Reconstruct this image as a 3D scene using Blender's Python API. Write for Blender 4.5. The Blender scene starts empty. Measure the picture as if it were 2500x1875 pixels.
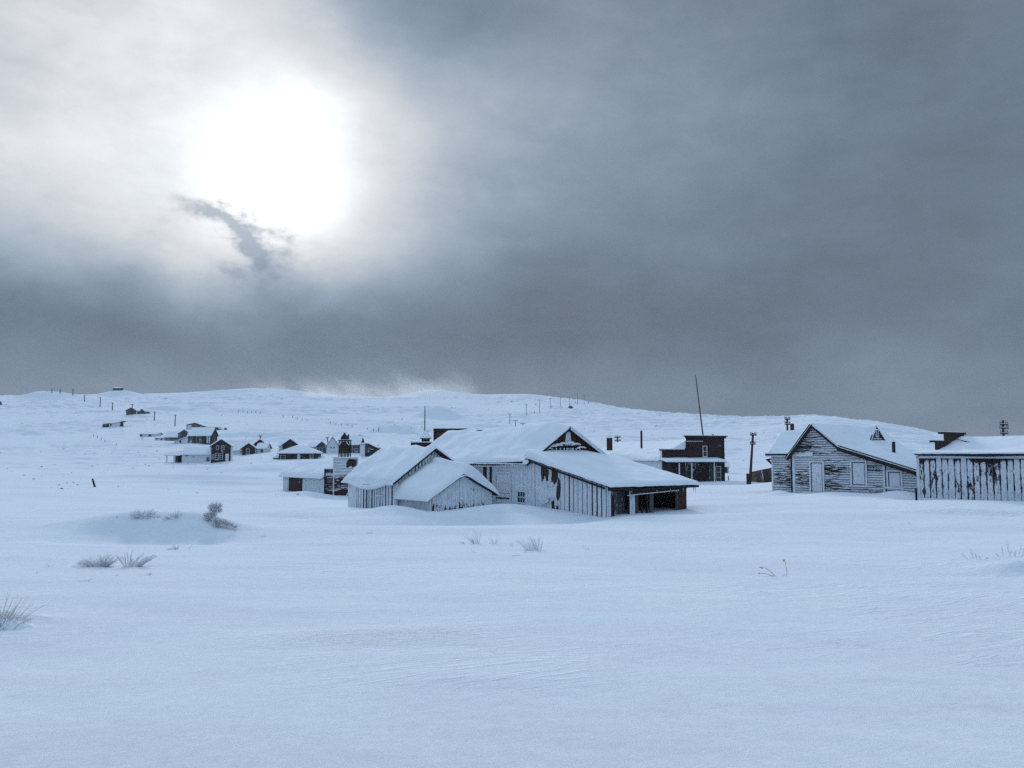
import bpy, math, random
import numpy as np
from mathutils import Vector, noise as mnoise

SC = bpy.context.scene
COL = SC.collection
R = math.radians

# ------------------------------------------------------------------ camera
F = 2165.0                                   # focal length in px of the 2500 px wide photograph
PITCH = math.atan(172.5 / F)                 # level horizon sits on row 1110
cam_d = bpy.data.cameras.new('camera')
cam_d.sensor_width = 36.0
cam_d.lens = 36.0 * F / 2500.0
cam_d.clip_start = 0.05
cam_d.clip_end = 20000
cam = bpy.data.objects.new('camera', cam_d)
COL.objects.link(cam)
cam.location = (0, 0, 0)
cam.rotation_euler = (R(90) + PITCH, 0, 0)
SC.camera = cam

CP, SP = math.cos(PITCH), math.sin(PITCH)


def at(u, v, D):
    """point at forward distance D seen on photo pixel (u, v)"""
    cx, cy = (u - 1250) / F, (937.5 - v) / F
    k = D / (CP - cy * SP)
    return Vector((cx * k, D, (SP + cy * CP) * k))


def zrow(v, D):
    return at(1250, v, D).z


def azel(u, v):
    p = at(u, v, 1.0)
    return math.atan2(p.x, p.y), math.atan2(p.z, math.hypot(p.x, p.y))


# ------------------------------------------------------------------ node helper
class T:
    def __init__(self, tree):
        self.t = tree

    def n(self, kind, **kw):
        nd = self.t.nodes.new(kind)
        for k, v in kw.items():
            setattr(nd, k, v)
        return nd

    def put(self, sock, v):
        if v is None:
            return
        if isinstance(v, bpy.types.NodeSocket):
            self.t.links.new(v, sock)
        elif isinstance(v, (int, float)) and sock.type in ('RGBA', 'VECTOR'):
            sock.default_value = (v, v, v, 1) if sock.type == 'RGBA' else (v, v, v)
        elif sock.type == 'RGBA' and len(v) == 3:
            sock.default_value = (*v, 1)
        else:
            sock.default_value = v

    def m(self, op, a, b=None, c=None, clamp=False):
        nd = self.n('ShaderNodeMath', operation=op, use_clamp=clamp)
        for s, v in zip(nd.inputs, (a, b, c)):
            self.put(s, v)
        return nd.outputs[0]

    def add(self, a, b): return self.m('ADD', a, b)
    def sub(self, a, b): return self.m('SUBTRACT', a, b)
    def mul(self, a, b): return self.m('MULTIPLY', a, b)

    def mix(self, f, a, b, blend='MIX'):
        nd = self.n('ShaderNodeMix', data_type='RGBA', blend_type=blend)
        self.put(nd.inputs[0], f)
        self.put(nd.inputs[6], a)
        self.put(nd.inputs[7], b)
        return nd.outputs[2]

    def ramp(self, v, lo, hi, a=0.0, b=1.0, smooth=True):
        nd = self.n('ShaderNodeMapRange', interpolation_type='SMOOTHSTEP' if smooth else 'LINEAR')
        for s, x in zip(nd.inputs, (v, lo, hi, a, b)):
            self.put(s, x)
        return nd.outputs[0]

    def scale(self, vec, s, off=(0, 0, 0)):
        nd = self.n('ShaderNodeMapping')
        self.put(nd.inputs['Vector'], vec)
        nd.inputs['Scale'].default_value = s
        nd.inputs['Location'].default_value = off
        return nd.outputs[0]

    def noise(self, vec, scale=1.0, detail=4.0, rough=0.55, dist=0.0, col=False):
        nd = self.n('ShaderNodeTexNoise')
        self.put(nd.inputs['Vector'], vec)
        nd.inputs['Scale'].default_value = scale
        nd.inputs['Detail'].default_value = detail
        nd.inputs['Roughness'].default_value = rough
        nd.inputs['Distortion'].default_value = dist
        return nd.outputs['Color' if col else 'Fac']


# ------------------------------------------------------------------ world: cloudy winter sky
SUN_AZ, SUN_EL = azel(690, 375)
w = bpy.data.worlds.new('World')
SC.world = w
w.use_nodes = True
w.node_tree.nodes.clear()
k = T(w.node_tree)
tc = k.n('ShaderNodeTexCoord').outputs['Generated']
sx = k.n('ShaderNodeSeparateXYZ')
k.put(sx.inputs[0], tc)
X, Y, Z = sx.outputs
DEG = 57.29578
az0 = k.mul(k.m('ARCTAN2', X, Y), DEG)
el0 = k.mul(k.m('ARCSINE', Z), DEG)
wv = k.noise(tc, 3.2, 5, 0.55, col=True)
ws = k.n('ShaderNodeSeparateColor')
k.put(ws.inputs[0], wv)
az = k.add(az0, k.mul(k.sub(ws.outputs[0], 0.5), 13.0))
el = k.add(el0, k.mul(k.sub(ws.outputs[1], 0.5), 8.0))
wv2 = k.noise(k.scale(tc, (1, 1, 1.6), (3, 1, 7)), 14.0, 6, 0.6, col=True)
ws2 = k.n('ShaderNodeSeparateColor')
k.put(ws2.inputs[0], wv2)
azf = k.add(az0, k.mul(k.sub(ws2.outputs[0], 0.5), 9.0))
elf = k.add(el0, k.mul(k.sub(ws2.outputs[1], 0.5), 8.0))


def blob(u, v, su, sv, amp, rot=0.0, a_=None, e_=None, pw=1.0):
    """soft patch of sky centred in the direction of (u, v); sizes in photo px"""
    a_ = az if a_ is None else a_
    e_ = el if e_ is None else e_
    ca, ce = azel(u, v)
    da = k.sub(a_, math.degrees(ca))
    de = k.sub(e_, math.degrees(ce))
    c, s = math.cos(R(rot)), math.sin(R(rot))
    pa = k.add(k.mul(da, c), k.mul(de, s))
    pe = k.sub(k.mul(de, c), k.mul(da, s))
    q = k.add(k.m('POWER', k.mul(pa, 1 / (su / 37.8)), 2.0), k.m('POWER', k.mul(pe, 1 / (sv / 37.8)), 2.0))
    if pw != 1.0:
        q = k.m('POWER', q, pw)
    return k.mul(k.m('EXPONENT', k.mul(q, -1.0)), amp)


def total(items):
    s = items[0]
    for i in items[1:]:
        s = k.add(s, i)
    return s


fine = k.noise(k.scale(tc, (1, 1, 2.2)), 6.0, 7, 0.6)
veil = k.ramp(fine, 0.3, 0.7, 0.90, 1.09)
lum = total([
    k.mul(k.sub(1.0, 0.0), 0.205),
    blob(120, 150, 720, 430, 0.42, pw=1.6),
    blob(520, 20, 330, 260, 0.16),
    blob(140, 480, 460, 170, 0.16),
    blob(860, 380, 300, 260, 0.15),
    blob(1230, 270, 430, 310, 0.165),
    blob(1600, 380, 330, 300, 0.045),
    blob(600, 615, 420, 95, 0.15),
    blob(1100, 40, 190, 110, -0.10),
    blob(2150, 860, 260, 90, 0.035),
    blob(560, 925, 900, 60, 0.03),
    blob(120, 800, 520, 110, -0.075),
    blob(1150, 700, 420, 150, -0.03),
    blob(1850, 830, 700, 170, -0.035),
    blob(1500, 760, 700, 160, -0.035),
    blob(2000, 300, 500, 300, -0.02),
])
lum = k.mul(lum, veil)
fine2 = k.ramp(k.noise(k.scale(tc, (1, 1, 1.7), (5, 2, 1)), 11.0, 8, 0.62, 0.4), 0.35, 0.68, 0.95, 1.05)
lum = k.mul(lum, fine2)
azm = k.add(az0, k.mul(k.sub(ws.outputs[2], 0.5), 7.0))
elm = k.add(el0, k.mul(k.sub(ws2.outputs[2], 0.5), 4.5))
glow = total([
    blob(700, 500, 150, 125, 0.46, a_=azm, e_=elm),
    blob(665, 385, 165, 158, 0.46, a_=azm, e_=elm),
    blob(640, 370, 340, 300, 0.24),
])
# dark cloud scraps in front of the sun's glow
scrap = total([
    blob(528, 518, 72, 28, 0.75, rot=-5, a_=azf, e_=elf),
    blob(618, 588, 74, 46, 1.2, rot=-38, a_=azf, e_=elf),
    blob(565, 675, 48, 17, 0.5, rot=-45, a_=azf, e_=elf),
])
scrap = k.m('MINIMUM', scrap, 0.80)
glow = k.mul(glow, k.sub(1.0, scrap))
low = k.ramp(el, math.degrees(azel(660, 760)[1]), math.degrees(azel(660, 600)[1]), 0.0, 1.0)
lum = k.add(lum, k.mul(glow, low))
lum = k.mul(lum, k.sub(1.0, k.mul(scrap, 0.36)))
cool = k.mix(k.ramp(lum, 0.16, 0.80), (0.735, 1.0, 1.33), (0.955, 1.0, 1.015))
tint = k.noise(tc, 5.0, 3, 0.5)
cool = k.mix(k.mul(tint, 0.24), cool, (1.0, 0.985, 1.12))
cl = k.n('ShaderNodeVectorMath', operation='SCALE')
k.put(cl.inputs[0], cool)
k.put(cl.inputs['Scale'], k.mul(lum, 7.2))
cloud = cl.outputs[0]
sky = k.n('ShaderNodeTexSky', sky_type='NISHITA', sun_disc=False)
sky.sun_elevation = SUN_EL
sky.sun_rotation = SUN_AZ
sky.air_density = 1.0
sky.dust_density = 1.5
# thin bright cloud with clear blue behind it overhead and behind the viewer
thin = k.mix(0.62, sky.outputs[0], (4.65, 6.1, 7.7))
back = k.m('MAXIMUM', k.ramp(el0, 34, 58), k.ramp(Y, 0.35, -0.25))
tsc = k.n('ShaderNodeVectorMath', operation='SCALE')
k.put(tsc.inputs[0], thin)
k.put(tsc.inputs['Scale'], k.ramp(el0, 5, 70, 0.42, 1.38))
skycol = k.mix(back, cloud, tsc.outputs[0])
bg = k.n('ShaderNodeBackground')
k.put(bg.inputs[0], skycol)
bg.inputs[1].default_value = 0.1
out = k.n('ShaderNodeOutputWorld')
k.put(out.inputs[0], bg.outputs[0])

# ------------------------------------------------------------------ sun behind thin cloud
sun_d = bpy.data.lights.new('sun', 'SUN')
sun_d.energy = 1.5
sun_d.angle = R(10)
sun_d.color = (1.0, 0.97, 0.93)
sun = bpy.data.objects.new('sun', sun_d)
COL.objects.link(sun)
sdir = Vector((math.sin(SUN_AZ) * math.cos(SUN_EL), math.cos(SUN_AZ) * math.cos(SUN_EL), math.sin(SUN_EL)))
sun.rotation_euler = sdir.to_track_quat('Z', 'Y').to_euler()
sun.location = sdir * 50

vs = SC.view_settings
vs.view_transform = 'Standard'
vs.look = 'None'
vs.exposure = 0.45
vs.gamma = 1.0
SC.cycles.use_denoising = False
SC.cycles.max_bounces = 6
SC.cycles.diffuse_bounces = 3
SC.cycles.volume_bounces = 1

# ------------------------------------------------------------------ materials
def new_mat(name):
    m = bpy.data.materials.new(name)
    m.use_nodes = True
    m.node_tree.nodes.clear()
    return m, T(m.node_tree)


def finish(k, col, rough=0.8, bump=None, strength=0.3, dist=0.02, spec=0.3):
    p = k.n('ShaderNodeBsdfPrincipled')
    k.put(p.inputs['Base Color'], col)
    k.put(p.inputs['Roughness'], rough)
    p.inputs['Specular IOR Level'].default_value = spec
    if bump is not None:
        b = k.n('ShaderNodeBump')
        b.inputs['Strength'].default_value = strength
        b.inputs['Distance'].default_value = dist
        k.put(b.inputs['Height'], bump)
        k.put(p.inputs['Normal'], b.outputs[0])
    o = k.n('ShaderNodeOutputMaterial')
    k.put(o.inputs[0], p.outputs[0])
    return p


SNOW = (0.80, 0.87, 0.94)
SNOW2 = (0.76, 0.81, 0.90)


def mat_ground():
    m, k = new_mat('wind_packed_snow')
    g = k.n('ShaderNodeNewGeometry').outputs['Position']
    rot = k.n('ShaderNodeMapping', vector_type='POINT')
    k.put(rot.inputs['Vector'], g)
    rot.inputs['Rotation'].default_value = (0, 0, R(-28))
    st = k.scale(rot.outputs[0], (0.35, 1.6, 1.0))
    ripple = k.noise(st, 2.2, 6, 0.6, 0.6)
    edge = k.m('ABSOLUTE', k.sub(k.noise(k.scale(rot.outputs[0], (0.22, 1.1, 1), (4, 9, 0)), 1.3, 3, 0.5, 1.2), 0.5))
    edge = k.ramp(edge, 0.0, 0.05, 1.0, 0.0)
    patch = k.ramp(k.noise(g, 0.16, 3, 0.5), 0.45, 0.62)
    gs = k.n('ShaderNodeSeparateXYZ')
    k.put(gs.inputs[0], k.n('ShaderNodeNewGeometry').outputs['Position'])
    ex = k.m('POWER', k.mul(k.add(gs.outputs[0], 2.15), 1 / 2.0), 2.0)
    ey = k.m('POWER', k.mul(k.sub(gs.outputs[1], k.add(14.0, k.mul(gs.outputs[0], 0.12))), 1 / 1.2), 2.0)
    scour = k.ramp(k.add(k.add(ex, ey), k.mul(k.noise(g, 1.2, 4, 0.6), 1.2)), 0.5, 2.0, 1.0, 0.0)
    pits = k.noise(k.scale(g, (1.0, 1.8, 1.0)), 6.5, 4, 0.6)
    grain = k.noise(g, 5.0, 9, 0.85)
    big = k.noise(k.scale(g, (0.35, 1, 1)), 0.35, 4, 0.55)
    h = k.add(k.mul(ripple, k.add(0.25, k.mul(patch, 0.8))), k.mul(edge, k.mul(patch, 0.34)))
    h = k.add(h, k.mul(k.mul(scour, pits), 3.2))
    h = k.add(h, k.mul(big, 1.2))
    h = k.add(h, k.mul(grain, 0.42))
    col = k.mix(k.ramp(k.noise(k.scale(g, (0.4, 1, 1)), 0.5, 5, 0.6), 0.35, 0.65), SNOW, SNOW2)
    col = k.mix(k.ramp(grain, 0.3, 0.7), k.mix(1.0, col, (0.87, 0.88, 0.91), 'MULTIPLY'), col)
    finish(k, col, 1.0, h, 0.6, 0.09, 0.0)
    return m


def mat_snow():
    m, k = new_mat('drifted_snow')
    g = k.n('ShaderNodeNewGeometry').outputs['Position']
    h = k.add(k.noise(g, 1.4, 5, 0.6), k.mul(k.noise(g, 30.0, 2, 0.6), 0.06))
    col = k.mix(k.ramp(k.noise(g, 0.9, 5, 0.6), 0.35, 0.65), SNOW, SNOW2)
    finish(k, col, 1.0, h, 0.35, 0.10, 0.0)
    return m


def mat_frost(name, wood, cover, vert=True, pitch=0.3, top=None, patch=1.0, streak=0.5, seed=0.0, groove=0.0,
              fac=1.0):
    """weathered boards under wind-blown rime; UV runs in metres along and up the wall"""
    m, k = new_mat(name)
    uv = k.n('ShaderNodeUVMap').outputs[0]
    s = k.n('ShaderNodeSeparateXYZ')
    k.put(s.inputs[0], uv)
    U, V = s.outputs[0], s.outputs[1]
    a, b = (1.0, 0.32) if vert else (0.32, 1.0)
    n1 = k.noise(k.scale(uv, (0.55 * a, 0.55 * b + 0.15, 1), (seed, seed * 2, 0)), 1.0, 3, 0.55)
    n2 = k.noise(k.scale(uv, (7 * a, 7 * b, 1) if vert else (4 * a, 12 * b, 1), (seed, seed, 0)), 1.0, 4, 0.6)
    n3 = k.noise(uv, 9.0, 4, 0.65)
    across, along = (U, V) if vert else (V, U)
    idx = k.m('FLOOR', k.mul(across, 1 / pitch))
    wn = k.n('ShaderNodeTexWhiteNoise', noise_dimensions='1D')
    k.put(wn.inputs['W'], k.add(idx, seed))
    rnd = wn.outputs['Value']
    fr = k.m('FRACT', k.mul(across, 1 / pitch))
    v = k.add(k.mul(k.sub(n1, 0.5), 2.2 * patch), k.mul(k.sub(n2, 0.5), 2.0 * streak))
    v = k.add(v, k.mul(k.sub(n3, 0.5), 0.5))
    v = k.add(v, k.mul(k.sub(rnd, 0.5), 0.35))
    if groove:
        g0 = k.m('ABSOLUTE', k.sub(fr, 0.5))
        v = k.sub(v, k.mul(k.ramp(g0, 0.30, 0.5), groove))
    if top is not None:
        t0, t1, amt = top
        v = k.sub(v, k.ramp(k.add(V, k.mul(k.sub(n2, 0.5), 1.2)), t0, t1, 0.0, amt))
    v = k.add(v, (cover - 0.5) * 2.4)
    mask = k.mul(k.ramp(v, -0.13, 0.16), fac)
    gr = k.noise(k.scale(uv, (34 * a, 34 * b * 0.35, 1) if vert else (34 * a * 0.35, 40 * b, 1)), 1.0, 3, 0.6)
    wv_ = k.add(k.ramp(gr, 0.25, 0.75, 0.45, 1.45), k.mul(k.sub(rnd, 0.5), 0.6))
    cl = k.n('ShaderNodeVectorMath', operation='SCALE')
    cl.inputs[0].default_value = wood
    k.put(cl.inputs['Scale'], wv_)
    wc = k.mix(k.ramp(k.noise(uv, 1.7, 4, 0.6), 0.4, 0.7), cl.outputs[0], (wood[0] * 0.8 + 0.012, wood[1] * 0.9 + 0.014, wood[2] + 0.018))
    rime = k.mix(k.ramp(n3, 0.35, 0.7), (0.62, 0.69, 0.77), (0.78, 0.84, 0.91))
    rime = k.mix(k.ramp(n2, 0.25, 0.55), k.mix(0.36, rime, wood), rime)
    col = k.mix(mask, wc, rime)
    h = k.add(k.mul(mask, 1.0), k.mul(gr, 0.25))
    h = k.add(h, k.mul(n3, 0.3))
    finish(k, col, 0.8, h, 0.5, 0.03, 0.2)
    return m


DARK = (0.021, 0.015, 0.017)
BROWN = (0.038, 0.021, 0.018)
RED = (0.040, 0.020, 0.019)
GREY = (0.055, 0.050, 0.052)
M = {}
M['ground'] = mat_ground()
M['snow'] = mat_snow()
M['board'] = mat_frost('rimed_vertical_boards', DARK, 0.80, True, 0.34, streak=0.8)
M['board_thin'] = mat_frost('lightly_rimed_vertical_boards', BROWN, 0.30, True, 0.3, streak=1.0, seed=3)
M['board_bare'] = mat_frost('bare_vertical_boards', (0.055, 0.028, 0.021), 0.12, True, 0.3, streak=0.8, seed=5)
M['board_thick'] = mat_frost('snow_plastered_boards', BROWN, 0.86, True, 0.3, streak=0.9, seed=9, patch=1.3)
M['gap'] = mat_frost('dark_board_gap', (0.020, 0.013, 0.015), 0.12, True, 0.3, streak=1.0, seed=2)
M['lap'] = mat_frost('rimed_lap_siding', DARK, 0.62, False, 0.17, streak=1.3, seed=4, patch=1.15)
M['lap_gap'] = mat_frost('dark_lap_shadow_line', (0.014, 0.010, 0.013), 0.20, False, 0.15, streak=0.9, seed=6)
M['shed'] = mat_frost('snow_streaked_board_and_batten', (0.026, 0.012, 0.017), 0.74, True, 0.4, top=(-0.75, 0.0, 0.95), streak=1.0, seed=12, groove=0.7, patch=1.1)
M['lap_red'] = mat_frost('red_brown_lap_siding', RED, 0.14, False, 0.16, streak=1.3, seed=8, patch=1.2)
M['lap_worn'] = mat_frost('worn_red_lap_siding_with_snow_lines', (0.048, 0.018, 0.017), 0.36, False, 0.30, streak=1.5, seed=44, patch=1.6)
M['lap_dark'] = mat_frost('dark_lap_siding', (0.036, 0.022, 0.022), 0.22, False, 0.16, streak=1.3, seed=15)
M['lap_white'] = mat_frost('snow_covered_lap_siding', DARK, 0.88, False, 0.18, streak=1.0, seed=17)
M['far_white'] = mat_frost('far_rimed_wall', (0.05, 0.04, 0.045), 0.74, True, 0.5, streak=0.9, seed=21, patch=1.0)
M['far_dark'] = mat_frost('far_bare_wall', (0.036, 0.026, 0.027), 0.30, True, 0.5, streak=1.0, seed=22)
M['far_grey'] = mat_frost('far_grey_wall', (0.10, 0.09, 0.095), 0.34, True, 0.5, streak=1.0, seed=24)
M['trim'] = mat_frost('dark_trim', (0.022, 0.016, 0.018), 0.20, False, 0.8, streak=1.0, seed=31)
M['trim_white'] = mat_frost('rimed_trim', (0.05, 0.04, 0.04), 0.85, True, 0.8, streak=0.8, seed=33)
M['post'] = mat_frost('weathered_pole_wood', (0.035, 0.025, 0.023), 0.22, True, 0.6, streak=1.0, seed=35)
M['iron'] = mat_frost('rusted_iron', (0.035, 0.018, 0.016), 0.15, True, 0.8, streak=0.8, seed=37)


def mat_plain(name, col, rough=0.6, spec=0.4, var=0.3, sc=6.0):
    m, k = new_mat(name)
    g = k.n('ShaderNodeNewGeometry').outputs['Position']
    n = k.noise(g, sc, 4, 0.6)
    c = k.mix(n, tuple(x * (1 - var) for x in col), tuple(min(1, x * (1 + var)) for x in col))
    finish(k, c, rough, n, 0.2, 0.02, spec)
    return m


M['pane'] = mat_plain('dark_dusty_pane', (0.018, 0.019, 0.026), 0.25, 0.5)
M['inside'] = mat_plain('unlit_interior_boards', (0.022, 0.016, 0.018), 0.9, 0.1)
M['blind'] = mat_frost('frost_plastered_panel', (0.16, 0.17, 0.21), 0.82, True, 0.9, streak=0.7, seed=61, patch=1.5)
M['ice'] = mat_plain('ice', (0.6, 0.68, 0.76), 0.25, 0.5, 0.1)
M['rock'] = mat_plain('dark_rock', (0.05, 0.045, 0.05), 0.9, 0.2, 0.4, 2.0)


def mat_twig(name, wood, amt):
    """stems with hoar frost thickest on their upper and windward side"""
    m, k = new_mat(name)
    geo = k.n('ShaderNodeNewGeometry')
    d = k.n('ShaderNodeVectorMath', operation='DOT_PRODUCT')
    k.put(d.inputs[0], geo.outputs['Normal'])
    d.inputs[1].default_value = Vector((-0.5, -0.45, 0.75)).normalized()
    n = k.noise(geo.outputs['Position'], 24.0, 3, 0.6)
    f = k.ramp(k.add(d.outputs['Value'], k.mul(k.sub(n, 0.5), 1.8)), -0.25 - amt, 0.75 - amt)
    col = k.mix(f, k.mix(n, wood, tuple(x * 1.8 for x in wood)), (0.80, 0.83, 0.89))
    finish(k, col, 0.85, n, 0.3, 0.01, 0.2)
    return m


M['twig'] = mat_twig('frosted_straw', (0.19, 0.145, 0.125), 0.62)
M['twig_dark'] = mat_twig('frosted_sagebrush', (0.12, 0.09, 0.09), 0.62)
M['twig_bare'] = mat_twig('dry_straw', (0.22, 0.16, 0.09), -0.35)

# ------------------------------------------------------------------ terrain
rng = np.random.RandomState(7)
HASH = rng.rand(256, 256)


def vnoise(x, y):
    xi, yi = np.floor(x).astype(int), np.floor(y).astype(int)
    fx, fy = x - xi, y - yi
    fx, fy = fx * fx * (3 - 2 * fx), fy * fy * (3 - 2 * fy)
    a, b = HASH[xi & 255, yi & 255], HASH[(xi + 1) & 255, yi & 255]
    c, d = HASH[xi & 255, (yi + 1) & 255], HASH[(xi + 1) & 255, (yi + 1) & 255]
    return (a + (b - a) * fx + (c - a) * fy + (a - b - c + d) * fx * fy) * 2 - 1


def fbm(x, y, o=4, g=0.5):
    s, a, t = 0, 1.0, 0
    for i in range(o):
        s = s + a * vnoise(x * 2 ** i + 17.3 * i, y * 2 ** i + 5.1 * i)
        t += a
        a *= g
    return s / t


DN = [50, 70, 90, 120, 160, 200, 300, 400, 550, 700, 850, 1000, 1150]
ROWS = {
    -300: [1248, 1215, 1190, 1164, 1142, 1124, 1086, 1056, 1030, 1008, 992, 980, 972],
    0:    [1250, 1217, 1190, 1163, 1141, 1122, 1082, 1048, 1020, 1000, 983, 971, 966],
    300:  [1251, 1220, 1193, 1166, 1144, 1126, 1083, 1044, 1013, 995, 980, 968, 961],
    500:  [1253, 1224, 1200, 1172, 1148, 1128, 1083, 1046, 1016, 996, 980, 967, 955],
    700:  [1256, 1228, 1209, 1174, 1134, 1113, 1078, 1050, 1020, 1001, 985, 968, 954],
    850:  [1256, 1230, 1213, 1172, 1134, 1113, 1080, 1056, 1028, 1006, 990, 976, 968],
    1000: [1254, 1230, 1208, 1170, 1138, 1116, 1084, 1061, 1034, 1010, 990, 975, 967],
    1200: [1253, 1224, 1204, 1170, 1140, 1118, 1086, 1066, 1040, 1012, 992, 972, 960],
    1300: [1254, 1222, 1200, 1170, 1140, 1118, 1088, 1068, 1038, 1003, 985, 968, 960],
    1400: [1254, 1220, 1198, 1172, 1142, 1120, 1088, 1066, 1040, 1012, 988, 974, 980],
    1500: [1252, 1218, 1196, 1174, 1144, 1122, 1088, 1064, 1038, 1018, 1004, 996, 1000],
    1650: [1250, 1212, 1192, 1176, 1148, 1124, 1090, 1066, 1040, 1024, 1014, 1011, 1016],
    1830: [1245, 1206, 1191, 1172, 1148, 1128, 1092, 1066, 1040, 1028, 1024, 1024, 1030],
    2000: [1240, 1202, 1180, 1160, 1138, 1116, 1078, 1052, 1028, 1017, 1016, 1020, 1030],
    2150: [1240, 1199, 1178, 1158, 1136, 1114, 1080, 1056, 1040, 1035, 1037, 1042, 1050],
    2300: [1238, 1199, 1180, 1160, 1138, 1120, 1090, 1070, 1062, 1061, 1064, 1068, 1075],
    2500: [1238, 1202, 1184, 1164, 1144, 1128, 1104, 1094, 1090, 1090, 1092, 1094, 1096],
    2900: [1240, 1204, 1186, 1168, 1150, 1138, 1118, 1108, 1104, 1104, 1104, 1105, 1106],
}
UC = np.array(sorted(ROWS))
near_D = [0.01, 3, 6.5, 10, 15, 25, 35]
near_z = [-1.72, -1.95, -2.28, -2.55, -2.80, -3.08, -3.24]
far_D = [1500, 2000, 2700]
LD = np.log(np.array(near_D[1:] + DN + far_D) + 4.0)
ZT = []
for u in UC:
    zz = near_z[1:] + [zrow(v, D) for v, D in zip(ROWS[u], DN)]
    zl = zz[-1]
    ZT.append(zz + [zl * 0.9, zl * 0.8, zl * 0.7])
ZT = np.array(ZT)
LDn = np.log(0.01 + 4.0)
LD = np.concatenate([[LDn], LD])
ZT = np.concatenate([np.full((len(UC), 1), near_z[0]), ZT], 1)
LDg = np.linspace(LD[0], LD[-1], 900)
Ug = np.linspace(UC[0], UC[-1], 160)


def smooth1(a, n):
    ker = np.hanning(n + 2)[1:-1]
    ker /= ker.sum()
    p = np.pad(a, (n // 2, n // 2), mode='edge')
    return np.convolve(p, ker, 'valid')


tmp = np.array([smooth1(np.interp(LDg, LD, z), 31) for z in ZT])
GZ = np.array([smooth1(np.interp(Ug, UC, tmp[:, j]), 5) for j in range(tmp.shape[1])]).T   # [u, d]


def bump(u, v_or_D, amp, rx, ry, ang=0, D=None):
    p = at(u, 1150, v_or_D)
    return (p.x, p.y, amp, rx, ry, math.radians(ang))


BUMPS = [
    # foreground hummock with the frosted bushes
    bump(320, 37.8, 0.50, 2.6, 1.4), bump(495, 37.4, 0.44, 1.7, 1.1), bump(420, 37.8, 0.24, 3.6, 1.5), bump(230, 38.5, 0.18, 3.5, 1.1), bump(400, 33.8, -0.20, 4.2, 1.3), bump(470, 36.6, 0.14, 1.2, 0.7), bump(300, 36.8, 0.12, 1.4, 0.7),
    bump(170, 40.0, 0.25, 5.0, 1.4), bump(-40, 15.2, 0.22, 1.0, 0.45),
    bump(2475, 23.5, 0.30, 1.0, 0.6), bump(1850, 19.0, 0.07, 0.55, 0.18), bump(2375, 24, 0.06, 0.7, 0.3),
    # drifts along the central barn
    bump(820, 55.5, 0.25, 3.0, 2.5), bump(960, 52.5, 0.42, 1.7, 1.6), bump(1235, 53, 0.42, 2.8, 1.9),
    bump(1010, 45.5, -0.42, 5.0, 2.4), bump(1240, 46, -0.40, 6.0, 2.4), bump(1100, 38.0, 0.16, 9.0, 2.2),
    bump(1420, 48.5, -0.30, 2.0, 1.8), bump(1560, 45.5, 0.16, 4.5, 2.2), bump(700, 50, -0.30, 4.0, 1.5),
    bump(1750, 50, -0.22, 4.0, 2.0), bump(1800, 54.5, 0.16, 3.5, 0.9), bump(1950, 46, 0.12, 6, 2),
    # drifts at the left shed
    bump(745, 87, 0.45, 2.5, 1.5), bump(640, 90, 0.35, 3.5, 1.6), bump(850, 84, -0.35, 2.5, 2.5), bump(560, 105, 0.5, 12, 2.0),
    bump(480, 118, 0.7, 15, 3.0), bump(640, 140, 0.9, 14, 4),
    # drifts at the right house
    bump(2035, 65.5, 0.22, 1.9, 1.4), bump(2190, 62.0, 0.40, 1.5, 1.2), bump(1900, 67.5, 0.35, 0.9, 0.9), bump(2228, 58.6, -0.35, 0.7, 1.0),
    bump(2380, 54, 0.14, 6, 2.0), bump(2330, 47, 0.18, 3.5, 1.0), bump(2450, 45.5, -0.18, 3.0, 0.9), bump(1960, 90, 0.4, 6, 4),
    # spoil heaps and hummocks on the hill
    bump(110, 900, 9.0, 34, 26), bump(283, 960, 8.0, 26, 22), bump(960, 385, 3.4, 8.5, 5.0), bump(1070, 620, 8.5, 14, 9),
    bump(1035, 1090, 5.0, 26, 20), bump(1080, 1085, 4.5, 30, 20), bump(590, 330, 2.0, 20, 8), bump(640, 1090, 5.0, 70, 26),
    bump(490, 700, 3.5, 14, 10), bump(400, 620, 2.2, 22, 8), bump(590, 600, 3.0, 24, 10), bump(1000, 430, 3.0, 30, 10),
    bump(1180, 480, 3.0, 30, 12), bump(1130, 250, 1.0, 14, 6), bump(2050, 420, 3.0, 40, 18), bump(1700, 760, 2.0, 60, 12),
]


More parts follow.
